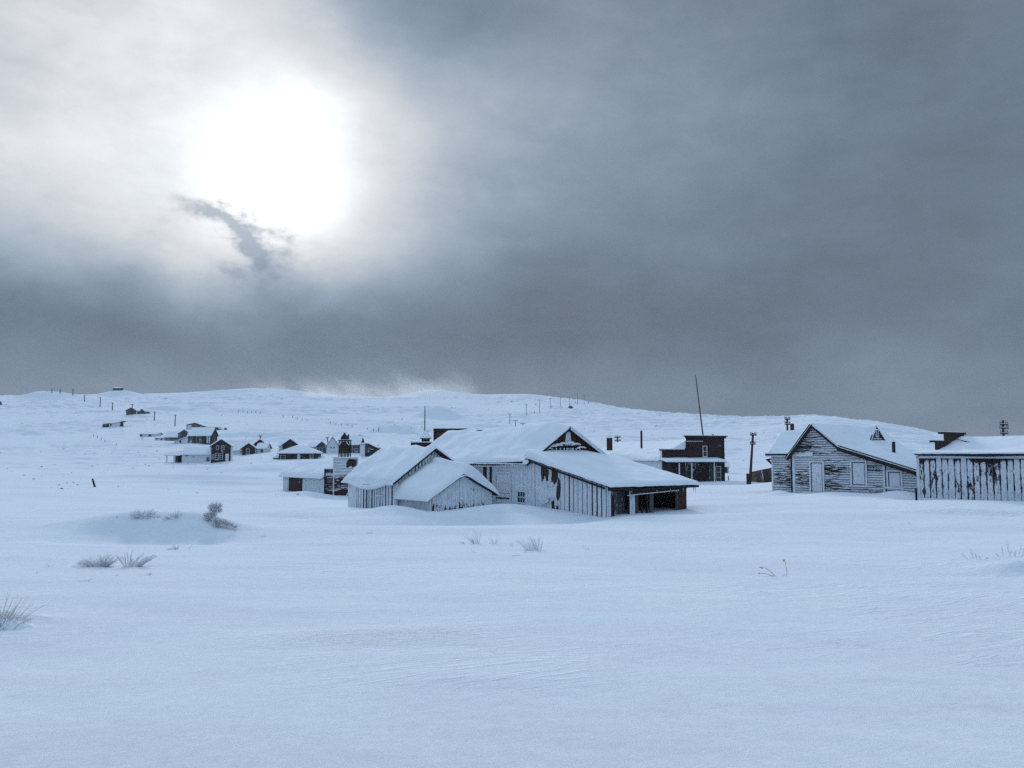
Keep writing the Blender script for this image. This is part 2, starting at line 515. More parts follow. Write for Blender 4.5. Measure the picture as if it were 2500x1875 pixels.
def height(x, y, detail=True):
    x = np.asarray(x, float)
    y = np.asarray(y, float)
    r = np.hypot(x, y)
    a = np.clip(np.arctan2(x, y), -R(35), R(35))
    u = 1250 + F * np.tan(a)
    d = r * np.cos(a)
    fu = np.clip((u - Ug[0]) / (Ug[-1] - Ug[0]) * (len(Ug) - 1), 0, len(Ug) - 1.001)
    fd = np.clip((np.log(d + 4.0) - LDg[0]) / (LDg[-1] - LDg[0]) * (len(LDg) - 1), 0, len(LDg) - 1.001)
    iu, idx = fu.astype(int), fd.astype(int)
    tu, td = fu - iu, fd - idx
    z = (GZ[iu, idx] * (1 - tu) * (1 - td) + GZ[iu + 1, idx] * tu * (1 - td)
         + GZ[iu, idx + 1] * (1 - tu) * td + GZ[iu + 1, idx + 1] * tu * td)
    # behind the viewer the ground is a gentle snow field
    bk = np.clip((np.abs(np.arctan2(x, y)) - R(60)) / R(60), 0, 1)
    z = z * (1 - bk) + bk * (-1.72 - 0.6 * np.clip(r / 20, 0, 3))
    for bx, by, am, rx, ry, an in BUMPS:
        q = ((x - bx) / rx) ** 2 + ((y - by) / ry) ** 2
        z = z + am * np.exp(-q)
    if detail:
        far = np.clip((r - 60) / 250, 0, 1)
        near = 1 - np.clip((r - 40) / 60, 0, 1)
        wx, wy = x * 0.88 - y * 0.47, x * 0.47 + y * 0.88
        z = z + near * (0.05 * fbm(wx / 5.0, wy / 1.9, 3) * np.clip(r / 12, 0, 1) + 0.012 * fbm(wx / 1.4, wy / 0.45, 3))
        mid = np.clip((r - 45) / 60, 0, 1)
        z = z + mid * (1 - far) * 0.14 * fbm(wx / 11.0, wy / 4.0, 3)
        sc = np.clip(r / 260, 0.35, 3.2)
        rid = 1 - 2 * np.abs(fbm(wx / 26.0 + 3, wy / 15.0, 4, 0.6))
        q = fbm(x / 13.0 + 9, y / 9.0, 3, 0.55)
        ledge = np.clip(q * 3.0, -0.5, 0.5)                       # wind-cut steps
        pn = np.clip(fbm(x / 70.0 + 31, y / 60.0, 2) * 2.2 + 0.55, 0, 1)
        z = z + far * (0.7 * fbm(x / 42.0, y / 26.0, 4, 0.6) + 0.45 * rid + pn * sc * (0.55 * ledge + 0.40 * fbm(x / 6.0, y / 4.5, 3, 0.6))
                       + np.clip(r / 1000, 0, 1) * 1.2 * fbm(x / 120.0, y / 60.0, 3))
    return z


def gz(x, y):
    return float(height(np.array([x]), np.array([y]))[0])


def tag(o, label=None, cat=None, group=None, kind=None):
    if label: o['label'] = label
    if cat: o['category'] = cat
    if group: o['group'] = group
    if kind: o['kind'] = kind
    return o


def build_ground():
    azs = np.concatenate([np.linspace(-180, -37, 48, endpoint=False), np.linspace(-37, 37, 660), np.linspace(37, 180, 49)[1:-1]])
    azs = np.radians(azs)
    rad = np.exp(np.concatenate([np.linspace(math.log(0.4), math.log(60), 400, endpoint=False),
                                 np.linspace(math.log(60), math.log(1250), 760, endpoint=False), np.linspace(math.log(1250), math.log(2600), 40)]))
    A, RR = np.meshgrid(azs, rad)
    x, y = RR * np.sin(A), RR * np.cos(A)
    z = height(x, y)
    na, nr = len(azs), len(rad)
    co = np.stack([x, y, z], -1).reshape(-1, 3)
    co = np.concatenate([co, [[0, 0, gz(0, 0.01)]]])
    i, j = np.meshgrid(np.arange(nr - 1), np.arange(na), indexing='ij')
    j2 = (j + 1) % na
    quads = np.stack([i * na + j, i * na + j2, (i + 1) * na + j2, (i + 1) * na + j], -1).reshape(-1, 4)[:, ::-1]
    c = len(co) - 1
    jj = np.arange(na)
    tris = np.stack([np.full(na, c), (jj + 1) % na, jj], -1)[:, ::-1]
    me = bpy.data.meshes.new('snow_field')
    nl = quads.size + tris.size
    me.vertices.add(len(co))
    me.vertices.foreach_set('co', co.ravel())
    me.loops.add(nl)
    me.loops.foreach_set('vertex_index', np.concatenate([quads.ravel(), tris.ravel()]).astype(np.int32))
    me.polygons.add(len(quads) + len(tris))
    st = np.concatenate([np.arange(len(quads)) * 4, len(quads) * 4 + np.arange(len(tris)) * 3]).astype(np.int32)
    me.polygons.foreach_set('loop_start', st)
    me.polygons.foreach_set('use_smooth', np.ones(len(st), dtype=bool))
    me.update(calc_edges=True)
    me.validate()
    me.materials.append(M['ground'])
    o = bpy.data.objects.new('snow_field', me)
    COL.objects.link(o)
    # normals up
    if me.polygons[100].normal.z < 0:
        me.flip_normals()
    return tag(o, kind='structure')


build_ground()


# ------------------------------------------------------------------ mesh builder
class MB:
    def __init__(self):
        self.v, self.f, self.uv, self.mi, self.mats, self.sm = [], [], [], [], [], []

    def mat(self, m):
        if m not in self.mats:
            self.mats.append(m)
        return self.mats.index(m)

    def face(self, pts, m, uvs=None, smooth=False):
        pts = [Vector(p) for p in pts]
        if uvs is None:
            n = Vector((0, 0, 0))
            for i in range(len(pts)):
                a, b = pts[i], pts[(i + 1) % len(pts)]
                n += a.cross(b)
            if n.length < 1e-12:
                return
            n.normalize()
            if abs(n.z) > 0.9:
                ax, ay = Vector((1, 0, 0)), Vector((0, 1, 0))
            else:
                ax = Vector((0, 0, 1)).cross(n).normalized()
                ay = Vector((0, 0, 1))
            uvs = [(p.dot(ax), p.dot(ay)) for p in pts]
        b = len(self.v)
        self.v += pts
        self.f.append(list(range(b, b + len(pts))))
        self.uv += uvs
        self.mi.append(self.mat(m))
        self.sm.append(smooth)

    def hexa(self, c, m):
        """c: 8 corners, bottom ring then top ring (ccw seen from above)"""
        for q in ((3, 2, 1, 0), (4, 5, 6, 7), (0, 1, 5, 4), (1, 2, 6, 5), (2, 3, 7, 6), (3, 0, 4, 7)):
            self.face([c[i] for i in q], m)

    def obox(self, o, ax, ay, az, m):
        o, ax, ay, az = Vector(o), Vector(ax), Vector(ay), Vector(az)
        self.hexa([o, o + ax, o + ax + ay, o + ay, o + az, o + ax + az, o + ax + ay + az, o + ay + az], m)

    def beam(self, p, q, w, h, m, up=(0, 0, 1)):
        p, q = Vector(p), Vector(q)
        d = (q - p)
        s = d.cross(Vector(up))
        if s.length < 1e-6:
            s = d.cross(Vector((0, 1, 0)))
        s = s.normalized() * w
        t = s.cross(d).normalized() * h
        self.obox(p - s / 2 - t / 2, s, d, t, m)

    def tube(self, pts, rad, m, n=8, cap=True):
        pts = [Vector(p) for p in pts]
        if not isinstance(rad, (list, tuple)):
            rad = [rad] * len(pts)
        rings = []
        for i, p in enumerate(pts):
            d = (pts[min(i + 1, len(pts) - 1)] - pts[max(i - 1, 0)]).normalized()
            a = d.cross(Vector((0.3, 1, 0.1))).normalized()
            b = d.cross(a)
            rings.append([p + (a * math.cos(t) + b * math.sin(t)) * rad[i] for t in [2 * math.pi * j / n for j in range(n)]])
        L = 0
        for i in range(len(pts) - 1):
            L2 = L + (pts[i + 1] - pts[i]).length
            for j in range(n):
                j2 = (j + 1) % n
                u0, u1 = j * rad[i] * 6.28 / n, (j + 1) * rad[i] * 6.28 / n
                self.face([rings[i][j2], rings[i][j], rings[i + 1][j], rings[i + 1][j2]], m, [(u1, L), (u0, L), (u0, L2), (u1, L2)], True)
            L = L2
        if cap:
            self.face(rings[-1][::-1], m)
            self.face(rings[0], m)

    def build(self, name, parent=None, loc=None):
        me = bpy.data.meshes.new(name)
        off = Vector(parent['wl'] if parent is not None and 'wl' in parent else (loc or (0, 0, 0)))
        me.from_pydata([tuple(p - off) for p in self.v], [], self.f)
        for m in self.mats:
            me.materials.append(m)
        me.polygons.foreach_set('material_index', self.mi)
        me.polygons.foreach_set('use_smooth', self.sm)
        l = me.uv_layers.new(name='UVMap')
        l.data.foreach_set('uv', [c for uv in self.uv for c in uv])
        me.update()
        o = bpy.data.objects.new(name, me)
        COL.objects.link(o)
        if parent is not None:
            o.parent = parent
            o['wl'] = tuple(off)
        else:
            o.location = off
            o['wl'] = tuple(off)
        return o


def thing(name, loc, label, cat, group=None):
    o = bpy.data.objects.new(name, None)
    o.empty_display_size = 0.3
    COL.objects.link(o)
    o.location = loc
    o['wl'] = tuple(loc)
    return tag(o, label, cat, group)


def V2(a): return Vector((a[0], a[1], 0)).normalized()


def clip(poly, axis, lo, hi):
    for sgn, lim in ((1, lo), (-1, -hi)):
        res = []
        for i in range(len(poly)):
            a, b = poly[i], poly[(i + 1) % len(poly)]
            da, db = sgn * a[axis] - lim, sgn * b[axis] - lim
            if da >= 0:
                res.append(a)
            if (da > 0) != (db > 0) and abs(da - db) > 1e-9:
                t = da / (da - db)
                res.append((a[0] + (b[0] - a[0]) * t, a[1] + (b[1] - a[1]) * t))
        poly = res
        if len(poly) < 3:
            return []
    return poly


class Face:
    """a vertical wall plane: origin O (x, y), direction e, outward normal nrm"""
    def __init__(self, O, e, nrm):
        self.O = Vector((O[0], O[1], 0))
        self.e, self.n = V2(e), V2(nrm)

    def p(self, s, z, off=0.0):
        q = self.O + self.e * s + self.n * off
        return Vector((q.x, q.y, z))

    def wall(self, mb, poly, m, th=0.12, off=0.0):
        uo = random.random() * 30 if False else 0
        ccw = self.e.cross(self.n).z < 0
        fr = [self.p(s, z, off) for s, z in poly]
        bk = [self.p(s, z, off - th) for s, z in poly]
        uvs = [(s + uo, z) for s, z in poly]
        flip = lambda l: l if ccw else l[::-1]
        mb.face(flip(fr), m, flip(uvs))
        mb.face(flip(bk)[::-1], m, flip(uvs)[::-1])
        n = len(poly)
        for i in range(n):
            j = (i + 1) % n
            mb.face(flip([fr[j], fr[i], bk[i], bk[j]]), m)

    def boards(self, mb, poly, pitch, gap, m, off=0.03, seed=0, alt=None, palt=0.0, jit=0.0, skip=0.0):
        rnd = random.Random(seed)
        s0, s1 = min(p[0] for p in poly), max(p[0] for p in poly)
        s = s0
        while s < s1:
            w_ = pitch * (1 + rnd.uniform(-jit, jit))
            c = clip(poly, 0, s + gap * rnd.uniform(0.3, 1.0), min(s + w_, s1))
            mm = alt if alt is not None and rnd.random() < palt else m
            if c and rnd.random() >= skip:
                self.wall(mb, c, mm, 0.02, off + rnd.uniform(-0.006, 0.006))
            s += w_

    def laps(self, mb, poly, pitch, m, off=0.012, seed=0, fill=0.86):
        rnd = random.Random(seed)
        z0, z1 = min(p[1] for p in poly), max(p[1] for p in poly)
        z = z0
        while z < z1:
            c = clip(poly, 1, z, z + pitch * fill)
            if c:
                self.wall(mb, c, m, 0.02, off + rnd.uniform(0, 0.006))
            z += pitch

    def rect(self, mb, s0, s1, z0, z1, m, th=0.04, off=0.04):
        self.wall(mb, [(s0, z0), (s1, z0), (s1, z1), (s0, z1)], m, th, off)


def window(face, s, z, w_, h, parent, name='window', frame=None, pane=None, mull=(1, 1), off=0.05, fw=0.07, sill=False, snow=False):
    frame = frame or M['trim_white']
    pane = pane or M['pane']
    mb = MB()
    for a, b, c, d in ((s - fw, s, z - fw, z + h + fw), (s + w_, s + w_ + fw, z - fw, z + h + fw), (s, s + w_, z + h, z + h + fw), (s, s + w_, z - fw, z)):
        face.rect(mb, a, b, c, d, frame, 0.05, off + 0.03)
    for i in range(1, mull[0]):
        x = s + w_ * i / mull[0]
        face.rect(mb, x - 0.02, x + 0.02, z, z + h, frame, 0.02, off + 0.012)
    for i in range(1, mull[1]):
        y = z + h * i / mull[1]
        face.rect(mb, s, s + w_, y - 0.025, y + 0.025, frame, 0.02, off + 0.016)
    o = mb.build(name, parent)
    pb = MB()
    face.rect(pb, s, s + w_, z, z + h, pane, 0.02, off - 0.01)
    pb.build('pane', o)
    if sill or snow:
        sb = MB()
        face.rect(sb, s - fw - 0.05, s + w_ + fw + 0.05, z - fw - 0.06, z - fw - 0.003, M['snow' if snow else 'trim_white'], 0.12, off + 0.09)
        sb.build('sill', o)
    return o


def roof(parent, O, e, g, s0, s1, prof, m=None, th=0.10, snow=0.28, lump=0.10, endf=(1, 1), edgef=(1, 1), fn=None,
         smooth_r=0.35, rr=0.28, seed=0, name='roof', fascia=None, base=None, res=0.22, hang=0.07, thin_mat=None):
    """roof boards following prof [(g, z)...] from s0 to s1 along e, with a blown snow layer on them"""
    O, e, g = Vector((O[0], O[1], 0)), V2(e), V2(g)
    mb = MB()
    m = m or M['trim']
    up = Vector((0, 0, 1))
    P = lambda s, q, z: O + e * s + g * q + up * z
    for (g0, z0), (g1, z1) in zip(prof, prof[1:]):
        c = [P(s0, g0, z0 - th), P(s1, g0, z0 - th), P(s1, g1, z1 - th), P(s0, g1, z1 - th)]
        d = [P(s0, g0, z0), P(s1, g0, z0), P(s1, g1, z1), P(s0, g1, z1)]
        mb.hexa(c + d, m)
    ro = mb.build(name, parent)
    if snow <= 0:
        return ro
    L = s1 - s0
    cum = [0]
    for (g0, z0), (g1, z1) in zip(prof, prof[1:]):
        cum.append(cum[-1] + math.hypot(g1 - g0, z1 - z0))
    tot = cum[-1]
    nu, nv = max(8, min(110, int(L / res))), max(8, min(90, int(tot / res)))
    h_ = hang

    def warp(t, n):   # denser rows near the edges
        return 0.5 - 0.5 * math.cos(math.pi * t) if n < 30 else t

    ss = [s0 - h_ + (L + 2 * h_) * (0.65 * i / nu + 0.35 * (0.5 - 0.5 * math.cos(math.pi * i / nu))) for i in range(nu + 1)]
    qs = [-h_ + (tot + 2 * h_) * (0.65 * j / nv + 0.35 * (0.5 - 0.5 * math.cos(math.pi * j / nv))) for j in range(nv + 1)]
    ga = np.array([p[0] for p in prof])
    za = np.array([p[1] for p in prof])

    def pz(q):
        if q < 0:
            dg, dz = prof[1][0] - prof[0][0], prof[1][1] - prof[0][1]
            l = math.hypot(dg, dz)
            return prof[0][0] + dg / l * q, prof[0][1] + dz / l * q
        if q > tot:
            dg, dz = prof[-1][0] - prof[-2][0], prof[-1][1] - prof[-2][1]
            l = math.hypot(dg, dz)
            return prof[-1][0] + dg / l * (q - tot), prof[-1][1] + dz / l * (q - tot)
        return float(np.interp(q, cum, ga)), float(np.interp(q, cum, za))

    def top(q):
        if smooth_r <= 0:
            return pz(q)
        w5 = [(-1, 1), (-0.5, 2), (0, 3), (0.5, 2), (1, 1)]
        if q < smooth_r or q > tot - smooth_r:
            return pz(q)
        return pz(q)[0], sum(pz(q + k_ * smooth_r)[1] * a_ for k_, a_ in w5) / 9

    vs_, uvs = [], []
    for i, s in enumerate(ss):
        for j, q in enumerate(qs):
            gq, zq = top(q)
            ds = min((s - ss[0]) if endf[0] else 9, (ss[-1] - s) if endf[1] else 9)
            dq = min((q - qs[0]) if edgef[0] else 9, (qs[-1] - q) if edgef[1] else 9)
            f1 = min(1, max(0, ds / rr))
            f2 = min(1, max(0, dq / rr))
            f = math.sqrt(max(0, 1 - (1 - f1) ** 2)) * math.sqrt(max(0, 1 - (1 - f2) ** 2))
            n_ = mnoise.fractal(Vector((s * 0.33 + seed * 7.1, q * 0.5, seed)), 1.0, 2.0, 3)
            n_ += 0.3 * mnoise.noise(Vector((s * 1.3 + seed, q * 1.7, 3.3)))
            t = snow + lump * n_
            if fn:
                t += fn(s, q, gq)
            t = max(0.02, t) * f
            vs_.append((P(s, gq, zq + t), s, q))
            # ragged hang at the eaves
    mb = MB()
    W = nv + 1
    ix = lambda i, j: i * W + j
    base_idx = []
    bl = []
    mb.mats.append(thin_mat or M['snow'])
    mb.v = [a[0] for a in vs_]
    nb = len(mb.v)
    # bottom sheet just above the boards at the border
    ring = [(i, 0) for i in range(nu + 1)] + [(nu, j) for j in range(1, nv + 1)] + [(i, nv) for i in range(nu - 1, -1, -1)] + [(0, j) for j in range(nv - 1, 0, -1)]
    rnd = random.Random(seed + 5)
    for (i, j) in ring:
        s, q = ss[i], qs[j]
        gq, zq = pz(q)
        f = vs_[ix(i, j)][0]
        drop = 0.03 + 0.05 * abs(mnoise.noise(Vector((s * 1.7 + seed, q * 1.7, 9.1))))
        mb.v.append(Vector((f.x, f.y, zq - drop)))
    orient = e.cross(g).z > 0
    for i in range(nu):
        for j in range(nv):
            q_ = [ix(i, j), ix(i + 1, j), ix(i + 1, j + 1), ix(i, j + 1)]
            if not orient:
                q_.reverse()
            mb.f.append(q_)
            mb.uv += [(0, 0)] * 4
            mb.mi.append(0)
            mb.sm.append(True)
    n = len(ring)
    for a in range(n):
        b = (a + 1) % n
        q_ = [nb + a, nb + b, ix(*ring[b]), ix(*ring[a])]
        if not orient:
            q_.reverse()
        mb.f.append(q_)
        mb.uv += [(0, 0)] * 4
        mb.mi.append(0)
        mb.sm.append(True)
    mb.build('snow_layer', ro)
    return ro


def fascia(parent, P, Q, w_, h, m=None, name='fascia'):
    mb = MB()
    mb.beam(P, Q, w_, h, m or M['trim'])
    return mb.build(name, parent)


def pipe(parent, p, r, h, name='stovepipe', capr=None, m=None):
    mb = MB()
    p = Vector(p)
    mb.tube([p, p + Vector((0, 0, h))], r, m or M['iron'], 10)
    if capr:
        mb.tube([p + Vector((0, 0, h - capr * 0.2)), p + Vector((0, 0, h + capr * 0.5)), p + Vector((0, 0, h + capr * 0.9))], [capr, capr * 0.9, capr * 0.3], M['snow'], 10)
    return mb.build(name, parent)


def XY(u, D):
    p = at(u, 1130, D)
    return Vector((p.x, p.y, 0))


def gable_house(name, label, O, e, L, W, zb, ze, zr, wall='far_white', gable=None, front=None, wins=(), over=0.35,
                snow=0.25, cat='house', group=None, back=None, ridge=0.5, hip=False, seed=1, left=True, lump=0.06, lap=False):
    """house with its ridge along e; g points away from the front wall"""
    e = V2(e)
    g = V2((-e.y, e.x))
    O = Vector((O[0], O[1], 0))
    h = thing(name, (O.x, O.y, zb), label, cat, group)
    fr = Face(O, e, -g)
    bk = Face(O + g * W, e, g)
    en = Face(O + e * L, g, e)
    st = Face(O, g, -e)
    wr = W * ridge
    low = zb - 1.2
    side = [(0, low), (L, low), (L, ze), (0, ze)]
    gab = [(0, low), (W, low), (W, ze), (wr, zr), (0, ze)] if not hip else [(0, low), (W, low), (W, ze), (0, ze)]
    mb = MB()
    fr.wall(mb, side, M[front or wall])
    bk.wall(mb, [(0.13, low), (L - 0.13, low), (L - 0.13, ze), (0.13, ze)], M[back or wall])
    for f_, mm in ((en, gable or wall), (st, gable if (gable and left) else wall)):
        gp = [(min(max(a, 0.13), W - 0.13), b) for a, b in gab]
        f_.wall(mb, gp, M[mm])
    mb.build('wall', h)
    sl = (zr - ze) / wr
    sl2 = (zr - ze) / (W - wr)
    if not hip:
        prof = [(-over, ze - sl * over + 0.05), (wr, zr + 0.05), (W + over, ze - sl2 * over + 0.05)]
        roof(h, O, e, g, -over, L + over, prof, snow=snow, seed=seed, lump=lump, res=max(0.35, L / 24), rr=0.35)
    else:
        hip_roof(h, O, e, g, L, W, ze, zr, over, snow, hip)
    faces = {'F': fr, 'B': bk, 'E': en, 'S': st}
    for wd in wins:
        f_, s, z, w_, hh = wd[:5]
        kw = wd[5] if len(wd) > 5 else {}
        window(faces[f_], s, z, w_, hh, h, **kw)
    return h


def hip_roof(parent, O, e, g, L, W, ze, zr, over, snow, inset):
    up = Vector((0, 0, 1))
    P = lambda s, q, z: O + e * s + g * q + up * z
    mb = MB()
    c = [P(-over, -over, ze), P(L + over, -over, ze), P(L + over, W + over, ze), P(-over, W + over, ze)]
    r0, r1 = P(inset, W / 2, zr), P(L - inset, W / 2, zr)
    d = [x - up * 0.12 for x in c]
    for i in range(4):
        mb.face([d[i], d[(i + 1) % 4], c[(i + 1) % 4], c[i]], M['trim'])
    mb.face(d[::-1], M['trim'])
    for q in ([c[0], c[1], r1, r0], [c[1], c[2], r1], [c[2], c[3], r0, r1], [c[3], c[0], r0]):
        mb.face(q, M['trim'])
    ro = mb.build('roof', parent)
    sb = MB()
    N = 22
    grid = []
    for i in range(N + 1):
        for j in range(N + 1):
            s = -over - 0.06 + (L + 2 * over + 0.12) * i / N
            q = -over - 0.06 + (W + 2 * over + 0.12) * j / N
            ds = min(s + over, L + over - s)
            dq = min(q + over, W + over - q)
            ts = (zr - ze) / (inset + over) * ds
            tq = (zr - ze) / (W / 2 + over) * dq
            z = ze + min(ts, tq, zr - ze) if ds > 0 and dq > 0 else ze
            edge = min(1, max(0, min(ds, dq) / 0.4 + 0.1))
            z += snow * math.sqrt(edge) + 0.05 * mnoise.noise(Vector((s, q, 2.0)))
            if min(i, j) == 0 or max(i, j) == N:
                z = ze - 0.03
            grid.append(P(s, q, z))
    sb.mats.append(M['snow'])
    sb.v = grid
    for i in range(N):
        for j in range(N):
            sb.f.append([i * (N + 1) + j, (i + 1) * (N + 1) + j, (i + 1) * (N + 1) + j + 1, i * (N + 1) + j + 1])
            sb.uv += [(0, 0)] * 4
            sb.mi.append(0)
            sb.sm.append(True)
    sb.build('snow_layer', ro)


# ------------------------------------------------------------------ placing helpers
def hit(u, v, d0=4.0, d1=1500.0):
    """first place where the view ray through (u, v) meets the snow"""
    D = np.exp(np.linspace(math.log(d0), math.log(d1), 2500))
    p = at(u, v, 1.0)
    h = height(p.x * D, D)
    m = np.nonzero(p.z * D <= h)[0]
    Dh = float(D[m[0]]) if len(m) else d1
    return Vector((p.x * Dh, Dh, gz(p.x * Dh, Dh)))


def su(O, e, u):
    """metres along e from O to the vertical plane seen at column u"""
    c = at(u, 1120, 1).x
    e = V2(e)
    return (c * O[1] - O[0]) / (e.x - c * e.y)


DV = Vector((0.6, -0.8, 0))
NV = Vector((0.8, 0.6, 0))
UP = Vector((0, 0, 1))

# ------------------------------------------------------------------ central barn with wing, porch gable and lean-to
H = Vector((0.99, 55.0, 0))
LG = 13.7
G = H - DV * LG
A1 = Vector((-11.0, 60.0, 0))
L1 = 6.4
B1 = A1 + DV * L1
barn = thing('barn', (H.x, H.y, gz(H.x, H.y)), 'large rambling snow-buried barn in the centre with bare brown gable peak', 'barn')
LOW = -5.2

# main body
fr = Face(G, DV, -NV)
mb = MB()
fr.wall(mb, [(0, LOW), (LG, LOW), (LG, -0.34), (0, -0.34)], M['gap'], 0.12)
fr.boards(mb, [(3.5, LOW), (LG - 3.9, LOW), (LG - 3.9, -0.42), (3.5, -0.42)], 0.36, 0.07, M['board'], 0.03, 3, M['board_thin'], 0.25)
fr.boards(mb, [(LG - 3.8, LOW), (LG - 0.1, LOW), (LG - 0.1, -0.45), (LG - 3.8, -0.45)], 0.42, 0.03, M['board_thick'], 0.045, 4)
bk = Face(G + NV * 6.3, DV, NV)
bk.wall(mb, [(0.13, LOW), (LG - 0.13, LOW), (LG - 0.13, -0.34), (0.13, -0.34)], M['board'])
for OO, nn, mm, th in ((G, -DV, M['board'], 0.12),):
    f_ = Face(OO, NV, nn)
    f_.wall(mb, [(0.13, LOW), (6.17, LOW), (6.17, -0.34), (3.16, 1.62), (0.13, -0.34)], mm, th)
mb.build('wall', barn)
gf = Face(H, NV, DV)
mb = MB()
gp = [(0.13, LOW), (6.6, LOW), (6.6, -0.32), (3.16, 1.68), (0.13, -0.3)]
gf.wall(mb, gp, M['gap'])
gf.boards(mb, gp, 0.30, 0.035, M['board_bare'], 0.03, 8, M['board_thin'], 0.15, 0.15)
mb.build('gable_wall', barn)
# snow shelf, little hood and hatch on the brown gable
mb = MB()
gf.rect(mb, 2.85, 3.85, -0.35, 0.52, M['inside'], 0.05, 0.09)
for i in range(7):
    gf.rect(mb, 2.92 + i * 0.13, 2.99 + i * 0.13, -0.35, 0.48 - 0.05 * (i % 2), M['trim_white'] if i % 2 else M['gap'], 0.03, 0.12)
hatch = mb.build('hatch', barn)
for a, b, c_ in ((1.35, 0.42, 0.30), (1.8, 0.54, 0.28), (2.3, 0.60, 0.26), (2.75, 0.70, 0.22), (3.3, 0.74, 0.26), (3.8, 0.66, 0.22), (4.25, 0.45, 0.18)):
    mb = MB()
    c0 = gf.p(a, b, 0.14)
    mb.tube([c0 - NV * 0.38 + UP * -0.06, c0 - NV * 0.15 + UP * 0.03, c0 + NV * 0.2 + UP * 0.04, c0 + NV * 0.4 - UP * 0.02], [0.04, c_ * 0.34, c_ * 0.30, 0.03], M['snow'], 8)
    mb.build('snow_clump', hatch)
for i in range(9):
    mb = MB()
    a = 1.5 + i * 0.33
    c0 = gf.p(a, 0.42, 0.12)
    mb.tube([c0, c0 - UP * (0.18 + 0.3 * ((i * 7) % 5) / 5)], [0.05, 0.008], M['ice'], 6)
    mb.build('icicle', hatch)
mb = MB()
gf.wall(mb, [(2.95, 0.6), (3.5, 0.6), (3.38, 1.45), (3.04, 1.45)], M['board_thick'], 0.02, 0.07)
mb.build('rimed_board', barn)
roof(barn, G, DV, NV, -0.3, LG + 0.35, [(-0.40, -0.52), (3.16, 1.80), (6.95, -0.38)], snow=0.27, lump=0.17, seed=2, endf=(1, 1), rr=0.16, res=0.2,
     fn=lambda s, q, gq: (0.28 * math.exp(-((s - LG + 1.6) / 1.1) ** 2) * math.exp(-((gq - 2.9) / 0.9) ** 2)
                          - 0.19 * math.exp(-((s - LG - 0.35) / 1.0) ** 2) - 0.16 * (1 - s / LG)))
# snow-whitened rake boards and the sagging eave board
fascia(barn, H + DV * 0.38 + NV * -0.40 - UP * 0.62, H + DV * 0.38 + NV * 3.16 + UP * 1.69, 0.05, 0.16)
fascia(barn, H + DV * 0.38 + NV * 3.16 + UP * 1.69, H + DV * 0.38 + NV * 6.95 - UP * 0.52, 0.05, 0.18, M['trim_white'])
mb = MB()
pts = [(LG, -0.50), (LG - 1.6, -0.56), (LG - 3, -0.60), (LG - 4.8, -0.60), (LG - 6.8, -0.66)]
for (a, b), (c, d) in zip(pts, pts[1:]):
    mb.beam(fr.p(a, b, 0.42), fr.p(c, d, 0.42), 0.06, 0.17, M['trim'])
    mb.beam(fr.p(a, b - 0.14, 0.2), fr.p(c, d - 0.14, 0.2), 0.4, 0.07, M['trim_white'])
for i in range(26):
    s_ = LG - 6.4 + i * 0.245
    L_ = random.Random(i).uniform(0.08, 0.36)
    mb.tube([fr.p(s_, -0.58, 0.43), fr.p(s_, -0.60 - L_, 0.43)], [0.03, 0.004], M['ice'], 5)
mb.build('eave_board', barn)
# snow-plastered door and broken window in the front wall
s0, s1 = LG - 3.25, LG - 1.75
mb = MB()
fr.rect(mb, s0 - 0.1, s0, LOW, -1.2, M['trim_white'], 0.04, 0.12)
fr.rect(mb, s1, s1 + 0.1, LOW, -1.2, M['trim_white'], 0.04, 0.12)
fr.rect(mb, s0 - 0.1, s1 + 0.1, -1.2, -1.08, M['trim_white'], 0.05, 0.13)
for i in range(3):
    fr.rect(mb, s0 + 0.02, s1 - 0.02, -1.86 - i * 0.62 + 0.04, -1.24 - i * 0.62, M['board_thick'], 0.03, 0.075)
fr.rect(mb, s0, s1, -2.80, -2.72, M['trim'], 0.05, 0.11)
mb.build('door', barn)
window(fr, LG - 0.95, -2.95, 0.75, 0.65, barn, frame=M['trim_white'], mull=(3, 2), off=0.08)
mb = MB()
fr.rect(mb, LG - 3.95, LG - 3.78, LOW, -0.55, M['trim'], 0.06, 0.10)
mb.build('corner_post', barn)
mb = MB()
fr.rect(mb, LG - 0.1, LG + 0.04, LOW, -0.45, M['trim_white'], 0.06, 0.10)
mb.build('corner_post', barn)

# left wing
f1 = Face(A1, DV, -NV)
mb = MB()
f1.wall(mb, [(0, LOW), (L1, LOW), (L1, -1.55), (0, -1.55)], M['gap'])
f1.boards(mb, [(0, LOW), (L1, LOW), (L1, -1.6), (0, -1.6)], 0.385, 0.21, M['board_thick'], 0.035, 11, M['board'], 0.2, 0.10)
f1.boards(mb, [(0, LOW), (1.3, LOW), (1.3, -1.6), (0, -1.6)], 0.34, 0.05, M['board_thick'], 0.05, 12)
f1.rect(mb, 3.9, 5.0, -2.62, -2.52, M['board_thick'], 0.05, 0.10)
f1b = Face(A1, NV, -DV)
f1b.wall(mb, [(0.13, LOW), (5.2, LOW), (5.2, -1.55), (2.67, 0.28), (0.13, -1.55)], M['board_thick'])
mb.build('wing_wall', barn)
f1g = Face(B1, NV, DV)
mb = MB()
gpw = [(0.13, LOW), (5.2, LOW), (5.2, -1.55), (2.67, 0.28), (0.13, -1.55)]
f1g.wall(mb, gpw, M['gap'])
f1g.boards(mb, gpw, 0.24, 0.10, M['board_thick'], 0.03, 13)
for i in range(6):
    c0 = f1g.p(2.05 + i * 0.25, -0.15 - 0.0 * i, 0.08)
    mb.tube([c0 + UP * 0.12, c0 - UP * (0.3 + 0.12 * (i % 3))], [0.05, 0.02], M['snow'], 6)
mb.build('wing_gable', barn)
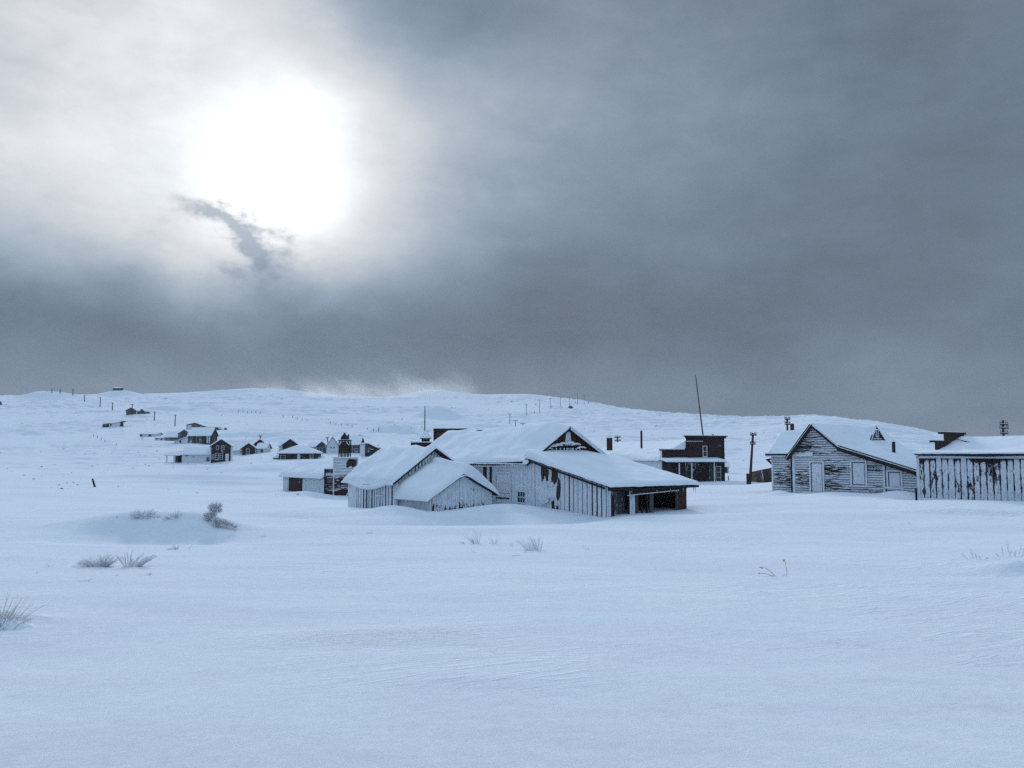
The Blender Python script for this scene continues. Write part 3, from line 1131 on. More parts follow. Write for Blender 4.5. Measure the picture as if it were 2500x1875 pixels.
roof(barn, A1, DV, NV, -0.22, L1 + 0.28, [(-0.36, -1.80), (2.67, 0.36), (5.5, -1.45)], snow=0.30, lump=0.12, seed=5,
     rr=0.3, name='wing_roof', edgef=(1, 1), res=0.16,
     fn=lambda s, q, gq: 0.06 * math.sin(s * 2.4 + gq * 1.6) + (-0.05 if s < 1 else 0))
# swollen snow lip hanging below the wing eave
mb = MB()
lip = []
for i in range(15):
    t = i / 14
    s_ = 0.15 + t * 6.0
    lip.append(f1.p(s_, -1.72 - 0.34 * math.sin(math.pi * min(1, max(0, (t - 0.05) / 0.95))) ** 1.3, 0.33))
mb.tube(lip, [0.05] + [0.13 + 0.05 * math.sin(math.pi * i / 14) for i in range(1, 14)] + [0.05], M['snow'], 10)
for a in lip[2:13]:
    pass
cur = []
N_ = 24
for i in range(N_ + 1):
    t = i / N_
    s_ = 0.1 + t * 6.2
    zl = -1.72 - 0.36 * math.sin(math.pi * t) ** 1.2 - 0.03 * math.sin(t * 31)
    cur.append((f1.p(s_, -1.55, 0.40), f1.p(s_, zl, 0.36), f1.p(s_, -1.55, 0.08), f1.p(s_, zl + 0.05, 0.12)))
for a, b in zip(cur, cur[1:]):
    mb.face([a[0], a[1], b[1], b[0]], M['snow'], None, True)
    mb.face([a[1], a[3], b[3], b[1]], M['snow'], None, True)
    mb.face([a[3], a[2], b[2], b[3]], M['snow'], None, True)
mb.build('snow_curtain', barn)
fascia(barn, B1 + DV * 0.34 - NV * 0.36 - UP * 1.80, B1 + DV * 0.34 + NV * 2.67 + UP * 0.33, 0.04, 0.09)
fascia(barn, B1 + DV * 0.36 + NV * 2.67 + UP * 0.33, B1 + DV * 0.36 + NV * 5.4 - UP * 1.37, 0.04, 0.14)
mb = MB()
f1g.rect(mb, -0.02, 0.14, LOW, -1.6, M['trim_white'], 0.14, 0.08)
mb.build('wing_corner_post', barn)

# small porch gable in front of the wing
P0 = B1 + NV * 0.30
LP = 3.54
WP = 4.43
fp = Face(P0, DV, -NV)
E1 = P0 + DV * LP
mb = MB()
fp.wall(mb, [(0, LOW), (LP, LOW), (LP, -2.52), (0, -2.52)], M['board_thick'])
fg = Face(E1, NV, DV)
gpp = [(0.13, LOW), (WP, LOW), (WP, -2.32), (WP / 2, -1.2), (0.13, -2.52)]
fg.wall(mb, gpp, M['gap'])
M['porch'] = mat_frost('porch_boards_rimed_above_bare_below', (0.040, 0.020, 0.018), 0.82, True, 0.27, streak=1.3, seed=41, patch=0.9, top=(-2.75, -3.35, 0.85))
fg.boards(mb, gpp, 0.27, 0.02, M['porch'], 0.03, 21)
Face(P0 + NV * WP, DV, NV).wall(mb, [(0, LOW), (LP - 0.13, LOW), (LP - 0.13, -2.32), (0, -2.32)], M['board_thick'])
mb.build('porch_wall', barn)
roof(barn, P0, DV, NV, 0.0, LP + 0.25, [(-0.30, -2.62), (WP / 2, -1.12), (WP + 0.30, -2.42)], snow=0.38, lump=0.05, seed=9, endf=(0, 1), rr=0.5,
     res=0.14, smooth_r=0.7, hang=0.1,
     fn=lambda s, q, gq: 0.40 * max(0.0, 1 - s / (LP + 0.2)) ** 1.5 + (0.48 if gq > WP / 2 else 0.12) * math.exp(-((gq - WP * 0.66) / 1.3) ** 2))
fascia(barn, E1 + DV * 0.3 - NV * 0.28 - UP * 2.62, E1 + DV * 0.3 + NV * WP / 2 - UP * 1.17, 0.04, 0.10)
fascia(barn, E1 + DV * 0.22 + NV * (WP / 2 + 0.5) - UP * 1.44, E1 + DV * 0.22 + NV * (WP - 0.6) - UP * 2.08, 0.03, 0.05)
fascia(barn, fp.p(0.1, -2.66, 0.3), fp.p(LP + 0.2, -2.66, 0.3), 0.05, 0.06)

# long lean-to running down from the brown gable
K = H + DV * 7.2
fl = Face(H, DV, -NV)
top_l = lambda s: -0.22 - 1.50 * s / 7.2
mb = MB()
lp = [(0, LOW), (7.2, LOW), (7.2, top_l(7.2)), (0, top_l(0))]
fl.wall(mb, lp, M['gap'])
fl.boards(mb, [(3.1, LOW), (7.2, LOW), (7.2, top_l(7.2) - 0.05), (3.1, top_l(3.1) - 0.05)], 0.395, 0.13, M['board'], 0.04, 31)
fl.boards(mb, [(0.0, LOW), (3.1, LOW), (3.1, top_l(3.1) - 0.05), (0, top_l(0) - 0.05)], 0.36, 0.06, M['board_thick'], 0.04, 32, M['board'], 0.4)
# bare brown patches where the rime has fallen away
def ragged(poly, seed, k_=4, amp=0.07):
    rnd = random.Random(seed)
    out_ = []
    for a, b in zip(poly, poly[1:] + poly[:1]):
        for i in range(k_):
            t = i / k_
            out_.append((a[0] + (b[0] - a[0]) * t + rnd.uniform(-amp, amp) * 0.5, a[1] + (b[1] - a[1]) * t + rnd.uniform(-amp, amp)))
    return out_
fl.wall(mb, ragged([(1.35, -1.15), (1.42, -1.55), (1.6, -1.5), (1.72, -1.1), (1.85, -1.5), (2.02, -1.55), (2.05, -0.95), (1.7, -0.72), (1.35, -0.62)], 1), M['board_bare'], 0.02, 0.07)
fl.wall(mb, ragged([(2.3, -1.5), (2.6, -1.75), (2.8, -1.65), (2.95, -1.3), (2.9, -0.95), (2.4, -0.84)], 2), M['board_bare'], 0.02, 0.07)
fl.wall(mb, ragged([(2.8, -2.5), (2.92, -2.7), (3.12, -2.4), (3.2, -1.8), (3.0, -1.4), (2.88, -1.7)], 3), M['board_bare'], 0.02, 0.074)
fl.wall(mb, ragged([(2.35, -2.75), (2.45, -3.7), (2.65, -3.8), (2.62, -3.1), (2.55, -2.7)], 4, 3, 0.04), M['gap'], 0.02, 0.075)
fl.wall(mb, ragged([(2.78, -3.0), (2.85, -3.9), (3.0, -3.9), (2.98, -3.0)], 5, 3, 0.04), M['gap'], 0.02, 0.075)
mb.build('lean_to_wall', barn)
mb = MB()
fl.wall(mb, [(0.85, -1.95), (2.0, -1.72), (2.1, -2.8), (1.6, -3.0), (1.1, -2.7)], M['board_thick'], 0.05, 0.13)
fl.wall(mb, [(2.02, -2.0), (2.85, -1.86), (2.8, -2.5), (2.1, -2.6)], M['board_thick'], 0.04, 0.10)
mb.build('shutter', barn)
fo = Face(K, NV, DV)
WL = 6.25
fr2 = Face(H + NV * WL, DV, NV)
mb = MB()
fr2.wall(mb, [(0, LOW), (7.2, LOW), (7.2, -1.8), (0, -0.35)], M['board_bare'])
bkl = Face(K - DV * 3.2, NV, DV)
bkl.wall(mb, [(0.2, LOW), (WL - 0.2, LOW), (WL - 0.2, -1.1), (0.2, -1.1)], M['inside'])
bkl.boards(mb, [(0.3, LOW), (WL - 0.3, LOW), (WL - 0.3, -1.2), (0.3, -1.2)], 0.3, 0.05, M['inside'], 0.03, 4)
mb.build('shed_wall', barn)
mb = MB()
fo.rect(mb, 0.0, 0.14, LOW, -1.84, M['trim_white'], 0.12, 0.06)
fo.rect(mb, 0.16, 0.46, LOW, -2.25, M['gap'], 0.1, 0.0)
mb.build('post', barn)
mb = MB()
fo.wall(mb, [(0.46, LOW), (1.62, LOW), (1.62, -2.05), (0.46, -2.05)], M['far_grey'], 0.06, -0.35)
fo.rect(mb, 0.4, 0.62, LOW, -2.3, M['board_thin'], 0.05, -0.2)
mb.build('recessed_panel', barn)
mb = MB()
fo.rect(mb, 1.62, 2.03, LOW, -2.0, M['board'], 0.05, 0.02)
fo.rect(mb, 1.50, 1.60, LOW, -2.0, M['gap'], 0.1, 0.03)
mb.build('board_panel', barn)
mb = MB()
fo.rect(mb, 2.40, 2.62, LOW, -2.1, M['far_grey'], 0.05, -0.30)
fo.rect(mb, 2.72, 2.80, LOW, -2.1, M['trim'], 0.08, -0.15)
fo.rect(mb, 2.97, 3.07, LOW, -2.0, M['trim'], 0.12, 0.02)
mb.build('door_frame', barn)
mb = MB()
fo.rect(mb, 3.22, 3.50, LOW, -2.0, M['far_grey'], 0.08, 0.03)
mb.build('post', barn)
mb = MB()
fo.rect(mb, 5.42, 5.52, LOW, -2.0, M['far_grey'], 0.12, 0.05)
mb.build('post', barn)
mb = MB()
fo.boards(mb, [(5.56, LOW), (WL + 0.05, LOW), (WL + 0.05, -1.9), (5.56, -1.9)], 0.28, 0.02, M['board_bare'], 0.02, 6, M['board'], 0.3)
mb.build('brown_panel', barn)
mb = MB()
mb.beam(fo.p(1.25, -2.16, 0.22), fo.p(3.6, -2.04, 0.16), 0.12, 0.16, M['trim'])
mb.beam(fo.p(3.55, -2.04, 0.16), fo.p(5.5, -1.98, 0.12), 0.12, 0.17, M['trim'])
mb.beam(fo.p(1.25, -2.26, 0.24), fo.p(5.5, -2.08, 0.14), 0.09, 0.05, M['trim_white'])
mb.beam(fo.p(-0.02, -1.90, 0.0), fo.p(6.3, -1.90, 0.0), 0.12, 0.18, M['gap'])
mb.build('gutter', barn)
for s_, l_ in ((1.35, 0.7), (1.5, 0.25), (3.5, 0.3), (5.7, 0.3), (6.75, 0.4), (6.6, 0.3), (4.6, 0.15)):
    mb = MB()
    mb.tube([fo.p(s_, -1.88, 0.3), fo.p(s_ + 0.02, -1.9 - l_, 0.3)], [0.035, 0.004], M['ice'], 6)
    mb.build('icicle', barn)
roof(barn, H, NV, DV, -0.22, 6.95, [(0.02, -0.12), (3.5, -0.86), (7.62, -1.72)], snow=0.20, lump=0.06, seed=14, edgef=(0, 1), rr=0.25, res=0.17,
     name='lean_to_roof', fn=lambda s, q, gq: 0.22 * math.exp(-(gq / 2.2) ** 2) * (1 if s < 4.5 else max(0, 1 - (s - 4.5) / 2.2))
     + (0.10 * math.exp(-((s - 1.0) / 1.4) ** 2) if gq > 5 else 0) - (0.16 * math.exp(-((s + 0.2) / 0.6) ** 2) * (gq / 8)))
mb = MB()
mb.beam(fo.p(-0.3, -1.83, 0.40), fo.p(1.6, -1.98, 0.40), 0.05, 0.12, M['trim'])
mb.beam(fo.p(1.6, -1.98, 0.40), fo.p(4.6, -1.90, 0.40), 0.05, 0.12, M['trim'])
mb.beam(fo.p(4.6, -1.90, 0.40), fo.p(6.95, -1.86, 0.40), 0.05, 0.13, M['trim'])
mb.build('fascia', barn)
fascia(barn, H - NV * 0.24 - UP * 0.30, K - NV * 0.24 - UP * 1.86, 0.04, 0.10)

# ------------------------------------------------------------------ left shed with stepped false front
N0 = Vector((-18.5, 88.0, 0))
LL = 10.4
O1 = N0 - DV * LL
shed = thing('shed', (N0.x, N0.y, gz(N0.x, N0.y)), 'shed with a stepped red-brown false front left of the barn', 'shed')
fs = Face(O1, DV, -NV)
mb = MB()
fs.wall(mb, [(0, -6), (LL, -6), (LL, -2.22), (0, -2.22)], M['gap'])
fs.boards(mb, [(0, -6), (1.6, -6), (1.6, -2.3), (0, -2.3)], 0.32, 0.05, M['board'], 0.03, 1)
fs.boards(mb, [(1.6, -6), (5.2, -6), (5.2, -2.3), (1.6, -2.3)], 0.32, 0.04, M['board_bare'], 0.03, 2, M['board_thin'], 0.4)
fs.boards(mb, [(5.2, -6), (LL, -6), (LL, -2.3), (5.2, -2.3)], 0.32, 0.02, M['board_thick'], 0.03, 3)
Face(O1 + NV * 4.5, DV, NV).wall(mb, [(0, -6), (LL, -6), (LL, -2.22), (0, -2.22)], M['board'])
Face(O1, NV, -DV).wall(mb, [(0.13, -6), (4.37, -6), (4.37, -2.22), (2.25, -0.95), (0.13, -2.22)], M['board'])
mb.build('wall', shed)
roof(shed, O1, DV, NV, -0.35, LL - 0.05, [(-0.35, -2.30), (2.25, -0.82), (4.85, -2.30)], snow=0.32, lump=0.1, seed=20, endf=(1, 0), rr=0.3, res=0.25)
fascia(shed, fs.p(-0.3, -2.33, 0.35), fs.p(LL, -2.36, 0.35), 0.05, 0.10)
ff = Face(N0 + DV * 0.02, NV, DV)
ff_poly = [(0, -6), (4.5, -6), (4.5, -1.4), (3.56, -1.4), (3.56, -0.33), (0.93, -0.33), (0.93, -1.4), (0, -1.4)]
mb = MB()
ff.wall(mb, [(0, -6), (4.5, -6), (4.5, -1.4), (0, -1.4)], M['gap'], 0.1)
ff.wall(mb, [(0.93, -1.4), (3.56, -1.4), (3.56, -0.33), (0.93, -0.33)], M['gap'], 0.1)
ff.laps(mb, [(0.05, -6), (0.85, -6), (0.85, -1.45), (0.05, -1.45)], 0.26, M['lap_worn'], 0.02, 2)
ff.laps(mb, [(1.0, -2.0), (3.5, -2.0), (3.5, -0.36), (1.0, -0.36)], 0.30, M['lap_white'], 0.02, 3)
ff.laps(mb, [(1.0, -6), (4.4, -6), (4.4, -2.02), (1.0, -2.02)], 0.30, M['lap_worn'], 0.02, 4)
for i in range(7):
    a = 1.7 + i * 0.32
    ff.wall(mb, [(a, -4.9), (a + 0.1, -4.9), (a + 1.25, -3.3), (a + 1.15, -3.3)], M['trim_white'], 0.02, 0.05)
ff.wall(mb, [(2.35, -1.35), (2.8, -1.1), (3.0, -1.3), (3.4, -1.1), (3.45, -0.5), (2.6, -0.42), (2.3, -0.8)], M['lap_dark'], 0.02, 0.055)
mb.build('false_front', shed)
mb = MB()
ff.rect(mb, 0.86, 0.97, -6, -0.30, M['trim_white'], 0.14, 0.10)
ff.rect(mb, 3.50, 3.60, -2.2, -0.30, M['trim_white'], 0.14, 0.10)
ff.rect(mb, 0.86, 3.62, -0.33, -0.22, M['snow'], 0.22, 0.10)
ff.rect(mb, -0.05, 0.86, -1.42, -1.32, M['snow'], 0.2, 0.10)
ff.rect(mb, -0.05, 0.05, -6, -1.42, M['trim'], 0.12, 0.09)
mb.build('trim', shed)

# ------------------------------------------------------------------ dark bell tower behind the shed
tx = at(839, 1120, 103)
TW = 1.24
tw = thing('bell_tower', (tx.x, tx.y, gz(tx.x, tx.y)), 'dark narrow wooden bell tower with pointed cap rising behind the stepped shed', 'tower')
zt = zrow(1076, 103)
zb_ = zrow(1110, 103)
ft = Face(Vector((tx.x - TW / 2, tx.y, 0)), (1, 0), (0, -1))
for a in (0, 0.37, 0.75, 1.12):
    for dy in (0, TW - 0.12):
        mb = MB()
        q = ft.p(a, tw['wl'][2] - 0.5, -dy)
        mb.obox(q, (0.12, 0, 0), (0, 0.12, 0), (0, 0, zt - q.z), M['gap'])
        mb.build('leg', tw)
for dy in (0.0, TW - 0.08):
    mb = MB()
    ft.wall(mb, [(0, zb_ + 0.35), (TW, zb_ + 0.35), (TW, zb_ + 0.85), (0.97, zb_ + 0.85), (1.0, zt - 0.1), (0.2, zt - 0.1), (0.2, zb_ + 0.85), (0, zb_ + 0.85)], M['lap_dark'], 0.05, -dy + 0.02)
    mb.build('siding', tw)
    for a, b in ((0.05, 0.35), (TW - 0.05, TW - 0.35)):
        mb = MB()
        mb.beam(ft.p(a, zt - 0.5, -dy), ft.p(b, zt - 0.1, -dy), 0.06, 0.08, M['trim_white'])
        mb.build('brace', tw)
mb = MB()
mb.obox(ft.p(-0.06, zt, 0.06), (TW + 0.12, 0, 0), (0, TW + 0.12, 0), (0, 0, 0.10), M['trim'])
mb.obox(ft.p(-0.03, zt + 0.103, 0.03), (TW + 0.06, 0, 0), (0, TW + 0.06, 0), (0, 0, 0.04), M['snow'])
mb.build('cap', tw)
mb = MB()
c0 = ft.p(TW * 0.46, zt + 0.14, -TW / 2)
r_ = 0.36
sq = [c0 + Vector((x * r_, y * r_, 0)) for x, y in ((-1, -1), (1, -1), (1, 1), (-1, 1))]
sq2 = [p + UP * 0.18 for p in sq]
mb.hexa(sq + sq2, M['lap_dark'])
tip = c0 + UP * 0.85
sq3 = [c0 + Vector((x * 0.42, y * 0.42, 0.18)) for x, y in ((-1, -1), (1, -1), (1, 1), (-1, 1))]
for i in range(4):
    mb.face([sq3[i], sq3[(i + 1) % 4], tip], M['trim'])
mb.face(sq3[::-1], M['trim'])
mb.build('spire', tw)
mb = MB()
mb.obox(ft.p(0.98, zt + 0.14, -0.3), (0.16, 0, 0), (0, 0.16, 0), (0, 0, 0.62), M['iron'])
mb.build('chimney', tw)

# ------------------------------------------------------------------ two false fronts behind the barn
def false_front(name, label, u0, u1, vt, D, mat_, body=6.0, steps=None):
    p0, p1 = at(u0, 1100, D), at(u1, 1100, D)
    L = p1.x - p0.x
    z1 = zrow(vt, D)
    g0 = gz(p0.x, p0.y)
    h = thing(name, (p0.x, p0.y, g0), label, 'building')
    f = Face(p0, (1, 0), (0, -1))
    mb = MB()
    f.wall(mb, [(0, g0 - 1), (L, g0 - 1), (L, z1 - 0.12), (0, z1 - 0.12)], M['gap'], 0.12)
    f.boards(mb, [(0.0, g0 - 1), (L, g0 - 1), (L, z1 - 0.4), (0.0, z1 - 0.4)], 0.3, 0.04, mat_, 0.02, 3)
    mb.build('false_front', h)
    mb = MB()
    f.rect(mb, -0.1, L + 0.1, z1 - 0.36, z1 - 0.06, M['trim'], 0.2, 0.10)
    f.rect(mb, -0.08, 0.16, g0 - 1, z1 - 0.4, M['trim'], 0.18, 0.08)
    mb.beam(f.p(0.3, z1 - 1.5, 0.08), f.p(L * 0.7, z1 - 0.45, 0.08), 0.06, 0.16, M['board_bare'])
    f.rect(mb, -0.12, L + 0.12, z1 - 0.055, z1 + 0.04, M['snow'], 0.24, 0.12)
    mb.build('cornice', h)
    mb = MB()
    e = Vector((1, 0, 0))
    O = Vector((p0.x + 0.2, p0.y + 0.13, 0))
    ze = z1 - 1.9
    for OO, ee, nn, LL_ in ((O, (0, 1), (-1, 0), body), (O + e * (L - 0.4), (0, 1), (1, 0), body), (O + Vector((0, body, 0)), (1, 0), (0, 1), L - 0.4)):
        Face(OO, ee, nn).wall(mb, [(0, g0 - 1), (LL_, g0 - 1), (LL_, ze), (0, ze)], M['board_thin'])
    mb.build('wall', h)
    roof(h, O, (0, 1), (-1, 0), 0.05, body + 0.3, [(-L + 0.1, ze), (-(L - 0.4) / 2, ze + 0.9), (0.3, ze)], snow=0.25, seed=4, endf=(0, 1), res=0.4)
    return h, f, z1, L


false_front('false_front_building', 'dark square false front poking up behind the snowy barn ridge', 1060, 1138, 1045, 92, M['board_bare'])
h6, f6, z6, L6 = false_front('false_front_building', 'low red-brown false front with bell cupola and flagpole behind the barn', 1005, 1062, 1079, 100, M['lap_red'], 9.0)
cp = at(1039, 1110, 106)
mb = MB()
zc = zrow(1078, 106)
for x in (-0.45, 0.33):
    for y in (-0.45, 0.33):
        mb.obox((cp.x + x, cp.y + y, zc - 1.2), (0.12, 0, 0), (0, 0.12, 0), (0, 0, 1.6), M['trim'])
mb.obox((cp.x - 0.3, cp.y - 0.3, zc - 1.2), (0.6, 0, 0), (0, 0.6, 0), (0, 0, 1.5), M['inside'])
mb.obox((cp.x - 0.62, cp.y - 0.62, zc + 0.33), (1.24, 0, 0), (0, 1.24, 0), (0, 0, 0.08), M['trim'])
cup = mb.build('cupola', h6)
mb = MB()
mb.tube([(cp.x, cp.y, zc + 0.415), (cp.x, cp.y, zc + 0.55), (cp.x, cp.y, zc + 0.95), (cp.x, cp.y, zc + 1.42)], [0.76, 0.66, 0.36, 0.05], M['snow'], 12)
mb.build('snow_cap', cup)
mb = MB()
zp = zrow(991, 106)
mb.tube([(cp.x - 0.12, cp.y, zc + 1.2), (cp.x - 0.12, cp.y, zp)], [0.07, 0.05], M['post'], 8)
mb.beam((cp.x - 0.1, cp.y, zc + 1.25), (cp.x + 0.5, cp.y, zc + 1.25), 0.04, 0.04, M['trim'])
mb.build('flagpole', h6)
# ------------------------------------------------------------------ low snowed-in shed behind the wing
p_ = at(926, 1100, 84)
gable_house('shed', 'low snowed-in roof just visible behind the left wing of the barn', (p_.x, p_.y), (1, -0.1), 4.6, 4.0, gz(p_.x, p_.y), -0.6, zrow(1095, 86), 'board', snow=0.15)

# ------------------------------------------------------------------ red-brown false-front store
SO = Vector((18.4, 110, 0))
SE = V2((0.95, 0.3))
SG = V2((-0.3, 0.95))
WS = 8.84
zs = gz(SO.x, SO.y)
st = thing('store', (SO.x, SO.y, zs), 'red-brown two-level false-front store with snow-topped porch behind the lean-to', 'store')
fS = Face(SO, SE, -SG)
zt1, zt2 = zrow(1066, 112), zrow(1098, 110.5)
s1 = su(SO, SE, 1676)
zlow = zs - 1
mb = MB()
fS.wall(mb, [(0, zlow), (WS, zlow), (WS, zt2), (0, zt2)], M['gap'])
fS.wall(mb, [(s1, zt2), (WS, zt2), (WS, zt1), (s1, zt1)], M['gap'])
fS.laps(mb, [(0.02, -0.9), (s1, -0.9), (s1, zt2 - 0.1), (0.02, zt2 - 0.1)], 0.16, M['lap_red'], 0.02, 1)
fS.laps(mb, [(s1, -0.9), (WS - 0.02, -0.9), (WS - 0.02, zt1 - 0.15), (s1, zt1 - 0.15)], 0.16, M['lap_red'], 0.02, 2)
fS.boards(mb, [(0.02, zlow), (WS, zlow), (WS, -0.95), (0.02, -0.95)], 0.3, 0.03, M['far_dark'], 0.02, 5, M['far_grey'], 0.25)
fSl = Face(SO, SG, -SE)
fSl.wall(mb, [(0.13, zlow), (24, zlow), (24, -0.75), (0.13, -0.75)], M['board_thick'])
fSr = Face(SO + SE * WS, SG, SE)
fSr.wall(mb, [(0.13, zlow), (24, zlow), (24, 0.0), (0.13, 0.0)], M['lap_red'])
Face(SO + SG * 24, SE, SG).wall(mb, [(0.13, zlow), (WS - 0.13, zlow), (WS - 0.13, 0.0), (5.2, 1.8), (0.13, -0.75)], M['board'])
mb.build('wall', st)
roof(st, SO + SG * 0.16, SG, SE, 0.0, 24.3, [(-0.25, -0.72), (5.2, 1.62), (WS + 0.25, 0.0)], snow=0.33, lump=0.12, seed=31, endf=(0, 1), rr=0.4, res=0.4,
     fn=lambda s, q, gq: 0.5 * math.exp(-(s / 3.5) ** 2) * max(0, 1 - abs(gq - 3.6) / 4))
mb = MB()
fS.rect(mb, s1 - 0.28, WS + 0.42, zt1 - 0.02, zt1 + 0.10, M['trim'], 0.5, 0.34)
fS.rect(mb, s1 - 0.14, WS + 0.25, zt1 - 0.22, zt1 - 0.023, M['lap_red'], 0.3, 0.2)
fS.rect(mb, s1 - 0.30, WS + 0.30, zt1 + 0.103, zt1 + 0.17, M['snow'], 0.5, 0.32)
fS.rect(mb, -0.2, s1 - 0.29, zt2 - 0.10, zt2 + 0.04, M['trim'], 0.3, 0.18)
fS.rect(mb, -0.2, s1 - 0.30, zt2 + 0.043, zt2 + 0.14, M['snow'], 0.32, 0.17)
fS.rect(mb, s1 - 0.02, s1 + 2.3, zt1 - 0.62, zt1 - 0.56, M['snow'], 0.05, 0.09)
mb.build('cornice', st)
mb = MB()
fS.rect(mb, -0.05, 0.12, zlow, zt2 - 0.1, M['trim_white'], 0.14, 0.10)
mb.build('corner_board', st)
mb = MB()
fS.rect(mb, WS - 0.10, WS + 0.05, zlow, zt1 - 0.23, M['trim'], 0.14, 0.10)
mb.build('corner_board', st)
mb = MB()
fS.rect(mb, s1 - 0.05, s1 + 0.10, zt2 + 0.15, zt1 - 0.23, M['trim'], 0.1, 0.09)
mb.build('corner_board', st)
window(fS, su(SO, SE, 1716.5), zrow(1114, 112), 0.50, 1.25, st, mull=(1, 2), snow=True)
# shop windows and doors under the porch
for ua, ub, va, vb, ml in ((1623, 1638, 1144, 1157, (2, 1)), (1650, 1665, 1143, 1160, (2, 1)), (1678, 1686, 1135, 1175, (1, 3)), (1689, 1697, 1150, 1178, (1, 2)),
                           (1731, 1741, 1134, 1172, (1, 3))):
    a_, b_ = su(SO, SE, ua), su(SO, SE, ub)
    window(fS, a_, zrow(vb, 111.5), b_ - a_, zrow(va, 111.5) - zrow(vb, 111.5), st, frame=M['far_grey'], mull=ml, fw=0.05)
a_, b_ = su(SO, SE, 1747), su(SO, SE, 1758)
window(fS, a_, zrow(1178, 112), b_ - a_, 1.95, st, frame=M['trim_white'], mull=(1, 3), fw=0.05, snow=True)
for ua, ub in ((1700, 1708.5), (1710, 1719)):
    a_, b_ = su(SO, SE, ua), su(SO, SE, ub)
    mb = MB()
    fS.rect(mb, a_, b_, zlow, zrow(1146, 111.5), M['lap_red'], 0.04, 0.07)
    fS.rect(mb, a_ - 0.06, a_ - 0.002, zlow, zrow(1143, 111.5), M['far_grey'], 0.04, 0.09)
    fS.rect(mb, a_, b_, zrow(1145, 111.5), zrow(1136, 111.5), M['pane'], 0.04, 0.07)
    mb.build('door', st)
# porch roof, posts
PD = 1.9
zpr = -0.62
roof(st, SO - SG * 0.03, SE, -SG, -0.15, su(SO, SE, 1754), [(0.0, zpr + 0.06), (PD, zpr - 0.22)], snow=0.20, lump=0.05, seed=40, edgef=(0, 1), rr=0.25, res=0.25,
     name='porch_roof', th=0.12)
for uu in (1657.6, 1688, 1743):
    s_ = su(SO - SG * (PD - 0.15), SE, uu)
    mb = MB()
    q = fS.p(s_, zlow, PD - 0.15)
    mb.obox(q, SE * 0.12, SG * 0.12, UP * (zpr - 0.34 - zlow), M['trim_white'])
    mb.build('post', st)
# things standing on the store roof
rp = lambda s, q, z: SO + SG * s + SE * q + UP * z
pt = at(1488, 1079, 126)
pipe(st, (pt.x, pt.y, pt.z - 1.2), 0.42, 1.85, 'vent_drum', 0.44)
pt = at(1566, 1076, 118)
pipe(st, (pt.x, pt.y, pt.z - 1.0), 0.14, 2.35, 'stovepipe', 0.17)
pt = at(1740, 1065, 116)
pipe(st, (pt.x, pt.y, pt.z - 1.5), 0.13, 1.75, 'stovepipe', 0.15)


# ------------------------------------------------------------------ right-hand clapboard house
RE = V2((0.707, -0.707))
RG = V2((0.707, 0.707))
W0 = Vector((22.27, 70.5, 0))
LR = 9.68
DR = 11.8
zr0 = gz(26, 67)
hs = thing('house', (W0.x, W0.y, gz(W0.x, W0.y)), 'rime-streaked clapboard house with steep gable, long side roof and dormer at right', 'house')
fR = Face(W0, RE, -RG)
z_el, z_pk, z_k, z_end = 0.05, 2.22, 0.42, -1.32
prof_poly = [(0, -4.2), (LR, -4.2), (LR, z_end), (3.96, z_k), (1.78, z_pk), (0, z_el)]
mb = MB()
fR.wall(mb, [(0, -4.2), (3.96, -4.2), (3.96, z_k), (1.78, z_pk), (0, z_el)], M['lap_gap'])
fR.wall(mb, [(3.96, -4.2), (LR, -4.2), (LR, z_end), (3.96, z_k)], M['lap_gap'])
fR.laps(mb, [(0, -4.2), (3.96, -4.2), (3.96, z_k), (1.78, z_pk), (0, z_el)], 0.18, M['lap'], 0.02, 5, 0.74)
fR.laps(mb, [(3.96, -4.2), (LR, -4.2), (LR, z_end), (3.96, z_k)], 0.18, M['lap'], 0.02, 6, 0.74)
Face(W0 + RE * LR, RG, RE).wall(mb, [(0.13, -4.2), (DR, -4.2), (DR, z_end), (0.13, z_end)], M['lap'])
Face(W0, RG, -RE).wall(mb, [(0.13, -4.2), (DR, -4.2), (DR, z_el), (0.13, z_el)], M['lap'])
Face(W0 + RG * DR, RE, RG).wall(mb, [(0.13, -4.2), (LR - .13, -4.2), (LR - .13, z_end), (3.96, z_k), (1.78, z_pk), (0.13, z_el)], M['lap_dark'])
mb.build('wall', hs)
sl_l = (z_pk - z_el) / 1.78
roof(hs, W0, RG, RE, -0.38, DR + 0.2, [(-0.36, z_el - 0.36 * sl_l + 0.16), (1.78, z_pk + 0.16), (3.9, z_k + 0.20), (LR + 0.1, z_end + 0.12)],
     snow=0.17, lump=0.06, seed=50, rr=0.2, res=0.2, smooth_r=0.2)
off = -RG * 0.40
mb = MB()
mb.beam(W0 + off - RE * 0.36 + UP * (z_el - 0.36 * sl_l + 0.02), W0 + off + RE * 1.78 + UP * (z_pk + 0.04), 0.06, 0.36, M['trim'])
mb.beam(W0 + off + RE * 1.78 + UP * (z_pk + 0.04), W0 + off + RE * 3.98 + UP * (z_k + 0.02), 0.06, 0.24, M['trim'])
mb.beam(W0 + off * 1.02 + RE * 3.86 + UP * (z_k + 0.10), W0 + off * 1.02 + RE * (LR + 0.1) + UP * (z_end + 0.0), 0.06, 0.42, M['trim'])
mb.build('rake_board', hs)
mb = MB()
fR.rect(mb, -0.04, 0.16, -4.2, z_el - 0.05, M['trim_white'], 0.1, 0.09)
mb.build('corner_board', hs)
mb = MB()
fR.rect(mb, -0.20, -0.05, -4.2, z_el - 0.1, M['trim'], 0.1, 0.05)  # dark trim puts the corner post's shade into its colour
mb.build('corner_board', hs)
mb = MB()
sc_ = su(W0, RE, 2155)
